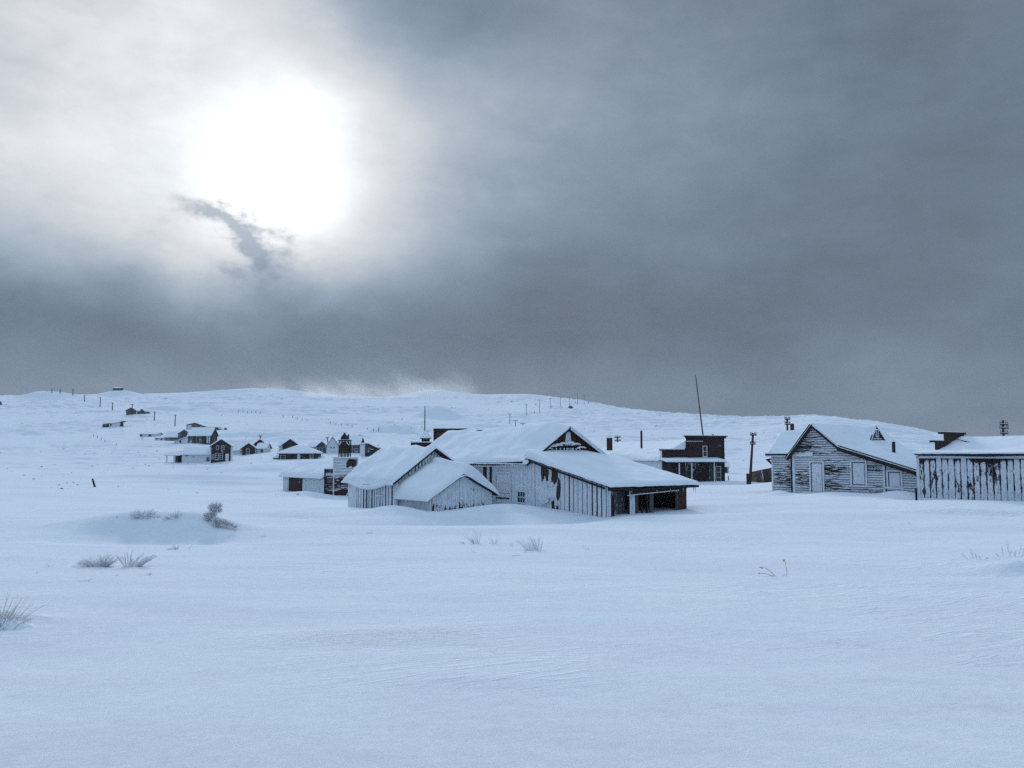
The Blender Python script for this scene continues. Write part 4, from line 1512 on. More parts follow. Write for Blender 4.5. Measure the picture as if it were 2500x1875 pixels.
fR.rect(mb, sc_, sc_ + 0.16, -4.2, z_k - 0.29 * (sc_ - 3.96) - 0.15, M['trim_white'], 0.05, 0.08)
fR.rect(mb, sc_ + 0.17, sc_ + 0.23, -4.2, z_k - 0.29 * (sc_ - 3.96) - 0.15, M['trim'], 0.05, 0.07)
mb.build('corner_board', hs)
def boarded(parent, f, ua, ub, va, vb, O, e, D, name='window', deep=0.10):
    a, b = su(O, e, ua), su(O, e, ub)
    zb1, zt_ = zrow(vb, D), zrow(va, D)
    mb = MB()
    f.rect(mb, a - 0.14, a, zb1 - 0.1, zt_ + 0.14, M['trim_white'], 0.07, 0.11)
    f.rect(mb, b, b + 0.14, zb1 - 0.1, zt_ + 0.14, M['trim_white'], 0.07, 0.11)
    f.rect(mb, a, b, zt_, zt_ + 0.14, M['trim_white'], 0.07, 0.11)
    f.rect(mb, a + 0.001, a + 0.05, zb1, zt_ - 0.001, M['trim'], 0.03, 0.085)
    f.rect(mb, b - 0.05, b - 0.001, zb1, zt_ - 0.001, M['trim'], 0.03, 0.085)
    f.rect(mb, a + 0.051, b - 0.051, zt_ - 0.06, zt_ - 0.001, M['trim'], 0.03, 0.085)
    o = mb.build(name, parent)
    mb = MB()
    f.rect(mb, a + 0.052, b - 0.052, zb1, zt_ - 0.062, M['blind'], 0.03, 0.055)
    mb.build('pane' if name == 'window' else 'door_leaf', o)
    if name == 'window':
        mb = MB()
        f.rect(mb, a - 0.2, b + 0.2, zb1 - 0.2, zb1 - 0.105, M['snow'], 0.2, 0.16)
        mb.build('sill', o)
boarded(hs, fR, 1980, 2008, 1129, 1200, W0, RE, 69.2, 'door')
boarded(hs, fR, 2080, 2112, 1128, 1182, W0, RE, 66.8)
boarded(hs, fR, 2168, 2198, 1152, 1186, W0, RE, 65.0)
# left wing of the house
WW = 1.96
Wl = W0 - RE * WW + RG * 0.30
fW = Face(Wl, RE, -RG)
mb = MB()
fW.wall(mb, [(0, -4.2), (WW, -4.2), (WW, 0.0), (0, 0.0)], M['lap_gap'])
fW.laps(mb, [(0.05, -4.2), (WW - 0.15, -4.2), (WW - 0.15, 0.0), (0.05, 0.0)], 0.18, M['lap'], 0.02, 9, 0.74)
Face(Wl, RG, -RE).wall(mb, [(0.13, -4.2), (4.6, -4.2), (4.6, 0.0), (2.3, 1.75), (0.13, 0.0)], M['lap_dark'])
Face(Wl + RG * 4.6, RE, RG).wall(mb, [(0.13, -4.2), (WW - 0.1, -4.2), (WW - 0.1, 0.0), (0.13, 0.0)], M['lap_dark'])
mb.build('wing_wall', hs)
roof(hs, Wl, RE, RG, -0.35, WW + 1.6, [(-0.38, -0.05), (2.35, 1.95), (5.0, -0.05)], snow=0.16, lump=0.05, seed=52, rr=0.2, res=0.18, endf=(1, 0), name='wing_roof')
mb = MB()
mb.beam(fW.p(-0.4, -0.02, 0.40), fW.p(WW - 0.25, -0.02, 0.40), 0.06, 0.20, M['trim'])
mb.beam(fW.p(-0.4, 0.10, 0.45), fW.p(WW - 0.25, 0.10, 0.45), 0.05, 0.05, M['snow'])
mb.beam(fW.p(-0.05, -0.35, 0.02), fW.p(-0.45, -0.42, 0.02), 0.5, 0.10, M['trim'])
mb.beam(fW.p(-0.05, -0.75, 0.02), fW.p(-0.38, -0.45, 0.02), 0.3, 0.06, M['trim'])
mb.build('fascia', hs)
mb = MB()
fW.rect(mb, -0.06, 0.06, -4.2, -0.1, M['trim_white'], 0.1, 0.08)
mb.build('wing_corner_board', hs)
# dormer on the long right slope
slope = (z_k - z_pk) / (3.9 - 1.78)
zroof = lambda q: z_pk + slope * (q - 1.78) if q < 3.9 else z_k + (z_end - z_k) * (q - 3.9) / (LR - 3.9)
dw = 3.5
sD = 8.2
qd = 3.4
ax_ = 1.35
Od = W0 + RG * (sD - dw / 2) + RE * qd
fD = Face(Od, RG, RE)
zd = zroof(qd) + 0.02
zap = 2.36
mb = MB()
fD.wall(mb, [(0, zd - 0.4), (dw, zd - 0.4), (dw, zd + 0.05), (ax_, zap), (0, zd + 0.05)], M['gap'], 0.10)
fD.laps(mb, [(0.04, zd - 0.1), (dw - 0.04, zd - 0.1), (dw - 0.04, zd + 0.05), (ax_, zap - 0.02), (0.04, zd + 0.05)], 0.22, M['lap_dark'], 0.02, 3)
dorm = mb.build('dormer', hs)
for zz in (0.16, 0.42):
    mb = MB()
    fD.rect(mb, 0.35 + zz * 0.8, dw - 0.75 - zz * 1.3, zd + zz, zd + zz + 0.06, M['snow'], 0.05, 0.08)
    mb.build('snow_ledge', dorm)
window(fD, ax_ - 0.16, zd + 0.66, 0.36, 0.5, dorm, fw=0.09, off=0.06)
dr = roof(hs, Od, -RE, RG, -0.05, 2.0, [(-0.02, zd - 0.06), (ax_, zap + 0.03), (dw + 0.05, zd - 0.02)], snow=0.03, lump=0.01, seed=55, rr=0.10, res=0.15, endf=(1, 0), name='dormer_roof', smooth_r=0.05, th=0.05, hang=0.02)
pp = at(2182, 1097, 70.0)
pipe(hs, (pp.x, pp.y, pp.z - 0.5), 0.13, 1.10, 'stovepipe')
pp = at(1934, 1046, 77)
mb = MB()
mb.obox((pp.x - 0.1, pp.y, pp.z - 0.9), (0.28, 0, 0), (0, 0.28, 0), (0, 0, 1.32), M['board_bare'])
mb.build('chimney', hs)

# ------------------------------------------------------------------ right-edge shed with streaked boards
QE = V2((0.643, -0.766))
QG = V2((0.766, 0.643))
Q0 = Vector((at(2240, 1110, 60).x, 60, 0))
LQ = 13.0
sq_ = thing('shed', (Q0.x, Q0.y, gz(Q0.x, Q0.y)), 'long low shed with dark-streaked boards and false front at the right edge', 'shed')
fQ = Face(Q0, QE, -QG)
mb = MB()
fQ.wall(mb, [(0, -4.2), (LQ, -4.2), (LQ, 0.0), (0, 0.0)], M['shed'])
fQ.boards(mb, [(0, -4.2), (LQ, -4.2), (LQ, -0.22), (0, -0.22)], 0.40, 0.07, M['shed'], 0.03, 7, jit=0.06)
Face(Q0, QG, -QE).wall(mb, [(0.13, -4.2), (8.6, -4.2), (8.6, 0.0), (7.0, 1.05), (2.8, 0.0), (0.13, 0.0)], M['shed'])
Face(Q0 + QG * 8.8, QE, QG).wall(mb, [(0, -4.2), (LQ, -4.2), (LQ, 0.0), (0, 0.0)], M['shed'])
Face(Q0 + QE * LQ, QG, QE).wall(mb, [(0.13, -4.2), (8.6, -4.2), (8.6, 0.0), (7.0, 1.05), (2.8, 0.0), (0.13, 0.0)], M['shed'])
mb.build('wall', sq_)
roof(sq_, Q0, QE, QG, -0.12, LQ + 0.3, [(-0.28, 0.10), (2.9, 0.12), (7.0, 1.22), (9.1, 0.2)], snow=0.15, lump=0.06, seed=60, rr=0.14, res=0.25, smooth_r=0.3,
     fn=lambda s, q, gq: -0.06 if gq < 0.3 else 0)
mb = MB()
ep = [(0, 0.03), (2.6, -0.02), (4.6, -0.06), (7.0, 0.02), (LQ, 0.04)]
for (a, b), (c, d) in zip(ep, ep[1:]):
    mb.beam(fQ.p(a, b, 0.30), fQ.p(c, d, 0.30), 0.06, 0.15, M['trim'])
fQ.rect(mb, -0.05, LQ, -0.24, -0.08, M['trim_white'], 0.05, 0.10)
mb.build('fascia', sq_)
mb = MB()
fQ.rect(mb, -0.06, 0.12, -4.2, -0.1, M['trim_white'], 0.12, 0.10)
mb.build('corner_board', sq_)
fF = Face(Q0 - QE * 0.14, QG, -QE)
mb = MB()
fF.wall(mb, [(2.9, -0.1), (4.3, -0.1), (4.3, 0.86), (2.9, 0.86)], M['board_thin'], 0.10)
fF.wall(mb, [(4.3, -0.1), (7.4, -0.1), (7.4, 1.46), (4.3, 1.46)], M['board_bare'], 0.10)
ffo = mb.build('false_front', sq_)
mb = MB()
fF.rect(mb, 2.55, 4.25, 0.86, 0.98, M['trim'], 0.34, 0.22)
fF.rect(mb, 4.0, 7.6, 1.46, 1.60, M['trim'], 0.42, 0.26)
fF.rect(mb, 4.0, 7.0, 1.603, 1.64, M['snow'], 0.4, 0.24)
fF.rect(mb, 2.55, 4.1, 0.983, 1.03, M['snow'], 0.32, 0.2)
mb.build('cornice', ffo)
mb = MB()
b0 = Q0 + QG * 5.6 + UP * 1.15
mb.beam(b0, Q0 + QG * 5.2 + QE * 1.5 + UP * 0.80, 0.05, 0.05, M['trim'])
mb.build('brace', sq_)
pp = at(2237, 1206, 59.2)
pk = MB()
pk.tube([(pp.x, pp.y, -4.0), (pp.x, pp.y, -2.2)], 0.07, M['trim'], 8)
o = pk.build('fence_post', None, (pp.x, pp.y, gz(pp.x, pp.y)))
tag(o, 'stubby dark post at the foot of the streaked shed corner', 'post')

# ------------------------------------------------------------------ board fence left of the house
p0, p1 = at(1834, 1170, 108), at(1884, 1170, 100)
fb = thing('board_fence', (p0.x, p0.y, gz(p0.x, p0.y)), 'short dark vertical-board fence between leaning pole and clapboard house', 'fence')
dv = V2((p1.x - p0.x, p1.y - p0.y))
fF2 = Face(p0, dv, (dv.y, -dv.x))
Lf = (Vector((p1.x, p1.y, 0)) - Vector((p0.x, p0.y, 0))).length
zz0, zz1 = zrow(1153, 108), zrow(1143, 100)
mb = MB()
bz = -3.9
fF2.boards(mb, [(0, bz), (Lf, bz), (Lf, zz1), (0, zz0)], 0.24, 0.03, M['board_thin'], 0.02, 3, M['far_dark'], 0.5)
mb.build('board_panel', fb)
mb = MB()
mb.beam(fF2.p(0, zz0, -0.05), fF2.p(Lf, zz1, -0.05), 0.12, 0.10, M['trim'])
mb.build('rail', fb)

# ------------------------------------------------------------------ poles
def pole(u, D, vt, vb=None, r=0.13, arms=(), name='utility_pole', label='', group=None, lean=0.0, top_r=None, extra=None, cat='pole'):
    """arms: (row, half width in px)"""
    tp = at(u, vt, D)
    bx = tp.x - lean * D / F
    z0 = gz(bx, D)
    h = thing(name, (bx, D, z0), label, cat, group)
    mb = MB()
    base = Vector((bx, D, z0 - 0.8))
    mb.tube([base, Vector((tp.x, D, tp.z))], [r, top_r or r * 0.72], M['post'], 8)
    mb.build('shaft', h)
    for v, hw in arms:
        z = zrow(v, D)
        t = (z - base.z) / (tp.z - base.z)
        cx = base.x + (tp.x - base.x) * t
        w_ = hw * D / F
        mb = MB()
        mb.beam((cx - w_, D - r, z), (cx + w_, D - r, z + 0.0), max(0.10, r * 0.8), max(0.12, r * 0.9), M['post'])
        a = mb.build('crossarm', h)
        mb = MB()
        for x_ in (-0.92, -0.5, 0.5, 0.92):
            mb.tube([(cx + w_ * x_, D - r, z + 0.05), (cx + w_ * x_, D - r, z + 0.30)], [0.05, 0.035], M['iron'], 6)
        mb.obox((cx - w_, D - r - 0.05, z + max(0.12, r * 0.9) / 2 + 0.003), (2 * w_, 0, 0), (0, 0.1, 0), (0, 0, 0.04), M['snow'])
        mb.build('insulator', a)
    return h


pole(1838.5, 100, 1057, r=0.16, arms=((1062, 7.6), (1084, 6.2)), lean=12, label='tall leaning utility pole with two crossarms left of the clapboard house')
pp = at(1829, 1172, 99.6)
mb = MB()
zg = gz(pp.x, pp.y)
mb.obox((pp.x - 0.30, pp.y - 0.3, zg - 0.6), (0.36, 0, 0), (0, 0.3, 0), (-0.02, 0, zrow(1156, 99.6) - zg + 0.6), M['post'])
o = mb.build('post_stub', None, (pp.x, pp.y, zg))
tag(o, 'thick squared stub post strapped to the foot of the leaning pole', 'post')
pole(1921.5, 95, 1020, r=0.13, arms=((1024, 6.5), (1036, 6.5)), label='utility pole top with two crossarms above the clapboard house wing')
pole(2448.5, 92, 1026, r=0.15, arms=((1036.5, 9.5), (1045.5, 10.5), (1058, 9)), label='dark pole with three crossarms above the right-edge shed roof')
pole(1507.5, 150, 1064, r=0.17, arms=((1067.5, 7.5), (1076, 7.5)), label='short-looking double-armed pole top beyond the store roof')
pole(1698, 118, 916, r=0.14, top_r=0.05, lean=-29, name='flagpole', label='very tall bare leaning flagpole rising behind the store', cat='flagpole')
# line of poles across the hill on the right: (u, top row, foot row)
for i, (u, vt, D, hw, lb) in enumerate((
        (1244.5, 1010, 540, 4.6, 'tallest T-shaped pole just above the barn ridge, leftmost of the line'),
        (1259, 1026.5, 440, 5.4, 'second T-shaped pole sunk behind the barn ridge'),
        (1276.5, 1033, 380, 6.6, 'shortest T-shaped pole top standing just over the barn ridge'),
        (1285, 988, 628, 4.5, 'first tall T-shaped pole up the slope right of the shortest one'),
        (1317.5, 976, 670, 4.0, 'T-shaped pole beside a low stub post on the slope'),
        (1343.5, 972, 750, 3.0, 'slim pole in the middle of the hillside line'),
        (1368.5, 969.5, 780, 3.0, 'slim pole left of the dark boulder on the hill'),
        (1390.5, 969, 812, 2.4, 'slim pole standing right behind the dark boulder'),
        (1409.6, 960, 870, 2.4, 'pole that crosses the hill skyline, taller of the last two'),
        (1426, 965, 900, 2.0, 'faint last pole on the skyline at the right end of the line'))):
    pole(u, D, vt, r=0.20, arms=((vt + 0.8, hw),), label=lb, group='poles running over the right hill')
for i, (u, vt, vb, D, hw, lb) in enumerate((
        (127, 948, 960, None, 0, 'faint pole on the left skyline, leftmost of three'),
        (147, 949, 961, None, 0, 'faint pole on the left skyline, middle of three'),
        (178.5, 949.5, 965, None, 2.5, 'faint pole with small head on the left skyline, rightmost of three'),
        (206.6, 965.6, 980, None, 3, 'short pole with boxy head just below the left skyline'),
        (245, 970, 993, None, 3.2, 'pole on the left hill above and left of the twin-gabled cabin'),
        (275, 983, 1001.6, None, 3.2, 'small T-shaped pole left of the twin-gabled cabin'),
        (323, 987, 1014, None, 4.2, 'T-shaped pole standing in front of the twin-gabled cabin'),
        (377.5, 1005, 1026, None, 2.6, 'T-shaped pole alone on the slope right of the twin-gabled cabin'),
        (428, 1013, 1041, None, 3.2, 'T-shaped pole on the slope left of the upper long cabin'),
        (526, 1049, 1072, None, 0.6, 'plain pole between the upper long cabin and the tall dark house'),
        (635.5, 1063.5, 1092, None, 3.8, 'T-shaped pole behind the small cross-gabled house'),
        (799.5, 1068, 1098, None, 3.8, 'T-shaped pole left of the steep white gable house'),
        (919.5, 1087.5, 1100, None, 5.4, 'T-shaped pole at the corner of the dark slope-roofed shed'))):
    P_ = hit(u, vb, 120)
    pole(u, P_.y, vt, r=0.045 * P_.y / 100 + 0.06, arms=((vt + 0.8, hw),) if hw > 1 else (), label=lb, group='poles on the left hill and in the town')
mb = MB()
pp = hit(230, 1189, 50)
s_ = pp.y / F
mb.tube([(pp.x + 2.5 * s_, pp.y, pp.z - 0.5), (pp.x + 1.5 * s_, pp.y, pp.z), (pp.x - 5 * s_, pp.y, pp.z + 20 * s_)], [0.11, 0.11, 0.09], M['post'], 8)
mb.tube([(pp.x - 5 * s_, pp.y, pp.z + 20 * s_), (pp.x - 5.1 * s_, pp.y, pp.z + 20 * s_ + 0.06)], [0.11, 0.04], M['snow'], 8)
o = mb.build('fence_post', None, tuple(pp))
tag(o, 'lone dark leaning post in the open snow at left', 'post')
# small posts of old fences on the hill
rnd = random.Random(5)
line = [(582, 1006), (593, 1007), (603.5, 1008), (613.5, 1008.5), (624, 1008), (635, 1010), (692, 1018), (714.5, 1020), (726, 1024), (737.5, 1026), (749, 1028),
        (807, 1034), (820, 1036), (833.5, 1039), (847.5, 1040), (859.5, 1043), (897.5, 1049), (911.5, 1052), (925, 1055), (924, 1050),
        (228, 1066), (238, 1069), (247, 1074), (256.5, 1079), (283.5, 1088), (347, 1073), (1305.5, 1009), (1347, 995), (1405, 985), (1436.5, 984)]
post_proto = None
for i, (u, v) in enumerate(line):
    P_ = hit(u, v, 100)
    s_ = P_.y / F
    hgt = s_ * (5.0 if i not in (19,) else 8) if P_.y > 250 else s_ * 7
    if post_proto is None:
        mb = MB()
        mb.tube([(0, 0, -0.5), (0, 0, 1.0)], [0.11, 0.09], M['post'], 6)
        post_proto = mb.build('fence_post', None, (0, 0, 0))
        o = post_proto
    else:
        o = post_proto.copy()
        COL.objects.link(o)
    o.location = (P_.x, P_.y, P_.z)
    o.scale = (P_.y / 420 + 0.35,) * 2 + (hgt,)
    o.rotation_euler = (0, rnd.uniform(-0.2, 0.2), 0)
    tag(o, 'small weathered fence post standing in the snow of the far hillside', 'post', 'fence posts on the far hillside')

# ------------------------------------------------------------------ far houses
def far(u0, vb, dmin=120):
    P_ = hit(u0, vb, dmin)
    return P_, P_.y / F


WN = lambda f, s, z, w_, h, **k_: (f, s, z, w_, h, dict(**{'fw': 0.06, 'frame': M['trim_white'], **k_}))
# tall dark house with long low wing (left)
P_, s_ = far(516, 1129)
zr = P_.z
W_ = 48 * s_
gable_house('house', 'tall dark front-gabled house at the end of a long white wing', (P_.x + W_, P_.y), (-0.27, 1), 7, W_, zr, zr + 40 * s_, zr + 56 * s_,
            'far_white', gable='far_dark', snow=0.22, over=0.25, seed=3, wins=[
                WN('S', W_ * 0.36, zr + 31 * s_, 6 * s_, 9 * s_, mull=(1, 2)), WN('S', W_ * 0.62, zr + 31 * s_, 5 * s_, 9 * s_),
                WN('S', W_ * 0.12, zr + 2 * s_, 8 * s_, 19 * s_, name='door', frame=M['far_grey'], pane=M['blind']),
                WN('S', W_ * 0.42, zr + 7 * s_, 6 * s_, 14 * s_, mull=(1, 3)), WN('S', W_ * 0.62, zr + 7 * s_, 7 * s_, 14 * s_, mull=(1, 3), snow=True),
                WN('S', W_ * 0.84, zr + 8 * s_, 4 * s_, 10 * s_, mull=(1, 3))])
hh = bpy.context.scene.objects
P2, s2 = far(480, 1127)
x0, x1 = at(443, 1120, P_.y + 1).x, P_.x - 0.02
gable_house('house', 'long low white wing with snowy roof attached left of the tall dark house', (x0, P_.y + 1.2), (1, 0), x1 - x0, 4.5, zr, zr + 20 * s_, zr + 37 * s_,
            'lap_white', snow=0.22, over=0.2, seed=4, wins=[WN('F', (x1 - x0) * 0.78, zr + 2 * s_, 8 * s_, 10 * s_, mull=(1, 3), snow=True),
                                                  WN('F', (x1 - x0) * 0.1, zr + 14.5 * s_, 8 * s_, 2 * s_), WN('F', (x1 - x0) * 0.34, zr + 12.5 * s_, 5 * s_, 1.2 * s_)])
x0 = at(404, 1120, P_.y + 1).x
x1 = at(442, 1120, P_.y + 1).x
sh = thing('open_shed', (x0, P_.y + 1.2, zr), 'open-fronted lean-to shed at the left end of the long white wing', 'shed')
fo_ = Face((x0, P_.y + 1.2), (1, 0), (0, -1))
Lx = x1 - x0
mb = MB()
fo_.rect(mb, 0, 0.25, zr - 1, zr + 17 * s_, M['trim_white'], 0.25, 0)
fo_.rect(mb, Lx * 0.48, Lx * 0.56, zr - 1, zr + 17 * s_, M['trim_white'], 0.25, 0)
fo_.rect(mb, Lx * 0.56, Lx * 0.74, zr - 1, zr + 17 * s_, M['far_grey'], 0.1, -0.4)
mb.build('post', sh)
mb = MB()
fo_.rect(mb, Lx * 0.5, Lx, zr - 1, zr + 17 * s_, M['lap_red'], 0.15, -2.6)
Face((x1, P_.y + 1.2), (0, 1), (1, 0)).wall(mb, [(0, zr - 1), (4, zr - 1), (4, zr + 20 * s_), (1.6, zr + 30 * s_), (0, zr + 20 * s_)], M['lap_red'], 0.15)
mb.build('wall', sh)
roof(sh, (x0, P_.y + 1.2), (1, 0), (0, 1), -0.4, Lx - 0.2, [(-0.2, zr + 17 * s_), (2.4, zr + 26 * s_), (4.6, zr + 17 * s_)], snow=0.25, seed=6, res=0.4)

# cross-gabled house, right of it
P_, s_ = far(608, 1109)
zr = P_.z
W_ = 33 * s_
gable_house('house', 'small brown front-gabled house in the far cluster, snow-roofed wing on its right', (P_.x + 16 * s_, P_.y), (-0.24, 1), 6, W_, zr, zr + 15 * s_, zr + 27 * s_,
            'far_white', gable='far_dark', snow=0.2, over=0.35, seed=7, wins=[WN('S', W_ * 0.45, zr + 1 * s_, 7 * s_, 12 * s_, mull=(1, 2), snow=True)])
gable_house('house', 'low pale right-hand wing of the small brown front-gabled house', (P_.x + 16 * s_ + 0.02, P_.y + 0.8), (1, 0), 23 * s_, 4.2, zr, zr + 15 * s_, zr + 27 * s_,
            'far_white', snow=0.2, over=0.25, seed=8, wins=[WN('F', 9 * s_, zr + 5 * s_, 7 * s_, 6 * s_)])
gable_house('house', 'dark gable peak directly behind the small brown front-gabled house', (P_.x + 15 * s_, P_.y + 9), (-0.24, 1), 6, 28 * s_, zr, zr + 27 * s_, zr + 38 * s_,
            'far_dark', snow=0.2, over=0.3, seed=9)
gable_house('house', 'snow-roofed low house between the tall dark house and small brown one', (at(562, 1110, P_.y + 2).x, P_.y + 2), (1, 0), 26 * s_, 5.5, zr, zr + 10 * s_, zr + 27 * s_,
            'lap_white', snow=0.25, over=0.2, seed=10)
pipe(bpy.data.objects[-1] if False else None, (at(568, 1080, P_.y + 3).x, P_.y + 4, zr + 24 * s_), 0.16, 1.0) if False else None

# hip-roofed house
P_, s_ = far(700, 1122)
zr = P_.z
x0, x1 = at(681, 1110, P_.y).x, at(769, 1110, P_.y).x
gable_house('house', 'hip-roofed dark house with smooth snow-covered roof in front of the far cluster', (x0, P_.y), (1, 0), x1 - x0, 6.0, zr, zr + 15 * s_, zr + 33 * s_,
            'far_dark', snow=0.28, hip=(x1 - x0) * 0.42, over=0.35, wins=[
                WN('F', (x1 - x0) * 0.52, zr + 1.5 * s_, 5 * s_, 12 * s_, frame=M['trim_white'], name='door', pane=M['blind']),
                WN('F', (x1 - x0) * 0.87, zr + 4 * s_, 7 * s_, 9 * s_, mull=(1, 2), snow=True), WN('F', (x1 - x0) * 0.05, zr + 1 * s_, 11 * s_, 9 * s_, frame=M['trim_white'])])
x2 = at(667, 1110, P_.y + 0.5).x
gable_house('shed', 'small snow-banked lean-to shed against the left side of the hip-roofed house', (x2, P_.y + 0.5), (1, 0), x0 - x2 - 0.02, 4.0, zr, zr + 4 * s_, zr + 12 * s_, 'far_grey', snow=0.2, over=0.1, seed=12)
# behind it
P_, s_ = far(700, 1100)
zr = P_.z
gable_house('house', 'dark gabled house peeking over the hip roof from behind', (at(727, 1090, P_.y).x, P_.y), (-0.24, 1), 7, 36 * s_, zr, zr + 15 * s_, zr + 28 * s_,
            'far_dark', snow=0.2, over=0.3, seed=13)
gable_house('shed', 'narrow pale shed left of the dark gable behind the hip roof', (at(678, 1090, P_.y).x, P_.y + 1), (1, 0), 13 * s_, 4, zr, zr + 12 * s_, zr + 24 * s_, 'far_white', snow=0.2, over=0.2, seed=14)
# small gable with two dark doors
P_, s_ = far(785, 1106)
zr = P_.z
gable_house('house', 'small pale gabled house with two dark doorways left of the steep white gable', (at(798, 1100, P_.y).x, P_.y), (-0.24, 1), 7, 25 * s_, zr, zr + 17 * s_, zr + 28 * s_,
            'far_white', gable='far_grey', snow=0.22, over=0.4, seed=15, wins=[WN('S', 3 * s_, zr, 6 * s_, 14 * s_), WN('S', 12 * s_, zr, 6 * s_, 12 * s_)])
gable_house('house', 'snow-roofed left wing of the small house with two dark doorways', (at(753, 1100, P_.y + 1).x, P_.y + 1), (1, 0), 20 * s_, 5, zr, zr + 16 * s_, zr + 25 * s_,
            'far_white', snow=0.22, over=0.3, seed=16)
# steep white gable with long roof
P_, s_ = far(812, 1107)
zr = P_.z
gable_house('house', 'steep white gable-fronted house behind the bell tower, its eaves dark', (at(826, 1100, P_.y).x, P_.y), (-0.24, 1), 6, 28 * s_, zr, zr + 21 * s_, zr + 41 * s_,
            'lap_white', snow=0.15, over=0.25, seed=17, wins=[WN('S', 9 * s_, zr + 13 * s_, 3 * s_, 3 * s_), WN('S', 16 * s_, zr + 13 * s_, 3 * s_, 3 * s_)])
gable_house('house', 'long-roofed house with pale walls right of the bell tower', (at(826.5, 1100, P_.y + 1).x, P_.y + 1), (1, 0), 50 * s_, 7, zr, zr + 22 * s_, zr + 40 * s_,
            'far_grey', snow=0.22, over=0.25, seed=18, wins=[WN('F', 30 * s_, zr + 2 * s_, 4 * s_, 14 * s_, mull=(1, 2)), WN('F', 40 * s_, zr + 4 * s_, 7 * s_, 8 * s_, mull=(2, 1), snow=True)])
# dark shed with sloped roof
P_, s_ = far(900, 1115)
zr = P_.z
xl = at(879, 1100, P_.y).x
ds = thing('shed', (xl, P_.y, zr), 'dark shed with roof sloping down to the right, beside the T-shaped pole', 'shed')
fd = Face((xl, P_.y), (1, 0), (0, -1))
mb = MB()
fd.wall(mb, [(0, zr - 1), (12 * s_, zr - 1), (12 * s_, zr + 32 * s_), (0, zr + 30 * s_)], M['far_white'])
fd.wall(mb, [(12 * s_, zr - 1), (41 * s_, zr - 1), (41 * s_, zr + 22 * s_), (19 * s_, zr + 32 * s_), (12 * s_, zr + 32 * s_)], M['far_dark'], 0.12, 0.01)
Face((xl + 41 * s_, P_.y), (0, 1), (1, 0)).wall(mb, [(0.2, zr - 1), (5, zr - 1), (5, zr + 22 * s_), (0.2, zr + 22 * s_)], M['far_dark'])
Face((xl, P_.y), (0, 1), (-1, 0)).wall(mb, [(0.2, zr - 1), (5, zr - 1), (5, zr + 30 * s_), (0.2, zr + 30 * s_)], M['far_white'])
fd.rect(mb, 24 * s_, 33 * s_, zr + 17.5 * s_, zr + 18.5 * s_, M['snow'], 0.05, 0.08)
mb.build('wall', ds)
roof(ds, (xl, P_.y), (0, 1), (1, 0), -0.2, 5.2, [(-0.2, zr + 30 * s_), (19 * s_, zr + 33 * s_), (42 * s_, zr + 22 * s_)], snow=0.18, seed=19, res=0.4)

# cluster on the slope
P_, s_ = far(485, 1083)
zr = P_.z
x0, x1 = at(459, 1080, P_.y).x, at(513, 1080, P_.y).x
gable_house('barn', 'dark-walled hillside barn with open slatted right end', (x0, P_.y), (1, 0), x1 - x0, 7, zr, zr + 20 * s_, zr + 38 * s_,
            'far_dark', snow=0.3, over=0.3, seed=21, wins=[WN('F', 1 * s_, zr + 1 * s_, 9 * s_, 17 * s_, frame=M['trim_white'], pane=M['far_grey']),
            WN('F', 20 * s_, zr + 1 * s_, 8 * s_, 16 * s_), WN('F', 46 * s_, zr + 1 * s_, 2.5 * s_, 17 * s_, frame=M['trim_white'], pane=M['blind']),
            WN('F', 51 * s_, zr + 1 * s_, 2.0 * s_, 17 * s_, pane=M['blind'])])
gable_house('shed', 'small grey front gable rising just left of the slatted hillside barn', (at(464, 1080, P_.y + 2).x, P_.y + 2), (-0.24, 1), 5, 28 * s_, zr, zr + 25 * s_, zr + 34 * s_,
            'far_grey', snow=0.25, over=0.3, seed=22)
x0 = at(402, 1066, P_.y + 6).x
gable_house('house', 'low hillside cabin with smooth snowy roof left of the small grey gable', (x0, P_.y + 6), (1, 0), 33 * s_, 6, zr + 2.2, zr + 17 * s_, zr + 30 * s_,
            'far_grey', snow=0.3, over=0.3, seed=23, wins=[WN('F', 3 * s_, zr + 11 * s_, 5 * s_, 4 * s_), WN('F', 18 * s_, zr + 11 * s_, 5 * s_, 5 * s_)])
x0 = at(425, 1075, P_.y - 0.5).x
lt = thing('shed', (x0, P_.y - 0.5, zr), 'snow-buried lean-to with square black opening in front of the slatted barn', 'shed')
fd = Face((x0, P_.y - 0.5), (1, 0), (0, -1))
mb = MB()
fd.wall(mb, [(0, zr - 1), (33 * s_, zr - 1), (33 * s_, zr + 17 * s_), (0, zr + 4 * s_)], M['lap_white'])
mb.build('wall', lt)
window(fd, 13 * s_, zr + 2 * s_, 5 * s_, 6 * s_, lt, fw=0.08)
roof(lt, (x0, P_.y - 0.5), (0, 1), (1, 0), -0.2, 4.5, [(-1 * s_, zr + 3 * s_), (34 * s_, zr + 17 * s_)], snow=0.2, seed=24, res=0.4)
P_, s_ = far(360, 1066)
zr = P_.z
gable_house('shed', 'nearly buried shed with one black opening at the far left of the hillside cluster', (at(341, 1066, P_.y).x, P_.y), (1, 0), 43 * s_, 5, zr, zr + 6 * s_, zr + 10 * s_,
            'far_white', snow=0.2, over=0.2, seed=25, wins=[WN('F', 22 * s_, zr + 0.5 * s_, 6 * s_, 5 * s_, frame=M['trim']), WN('F', 1 * s_, zr + 2 * s_, 5 * s_, 3 * s_, frame=M['trim'])])
P_, s_ = far(390, 1075)
zr = P_.z
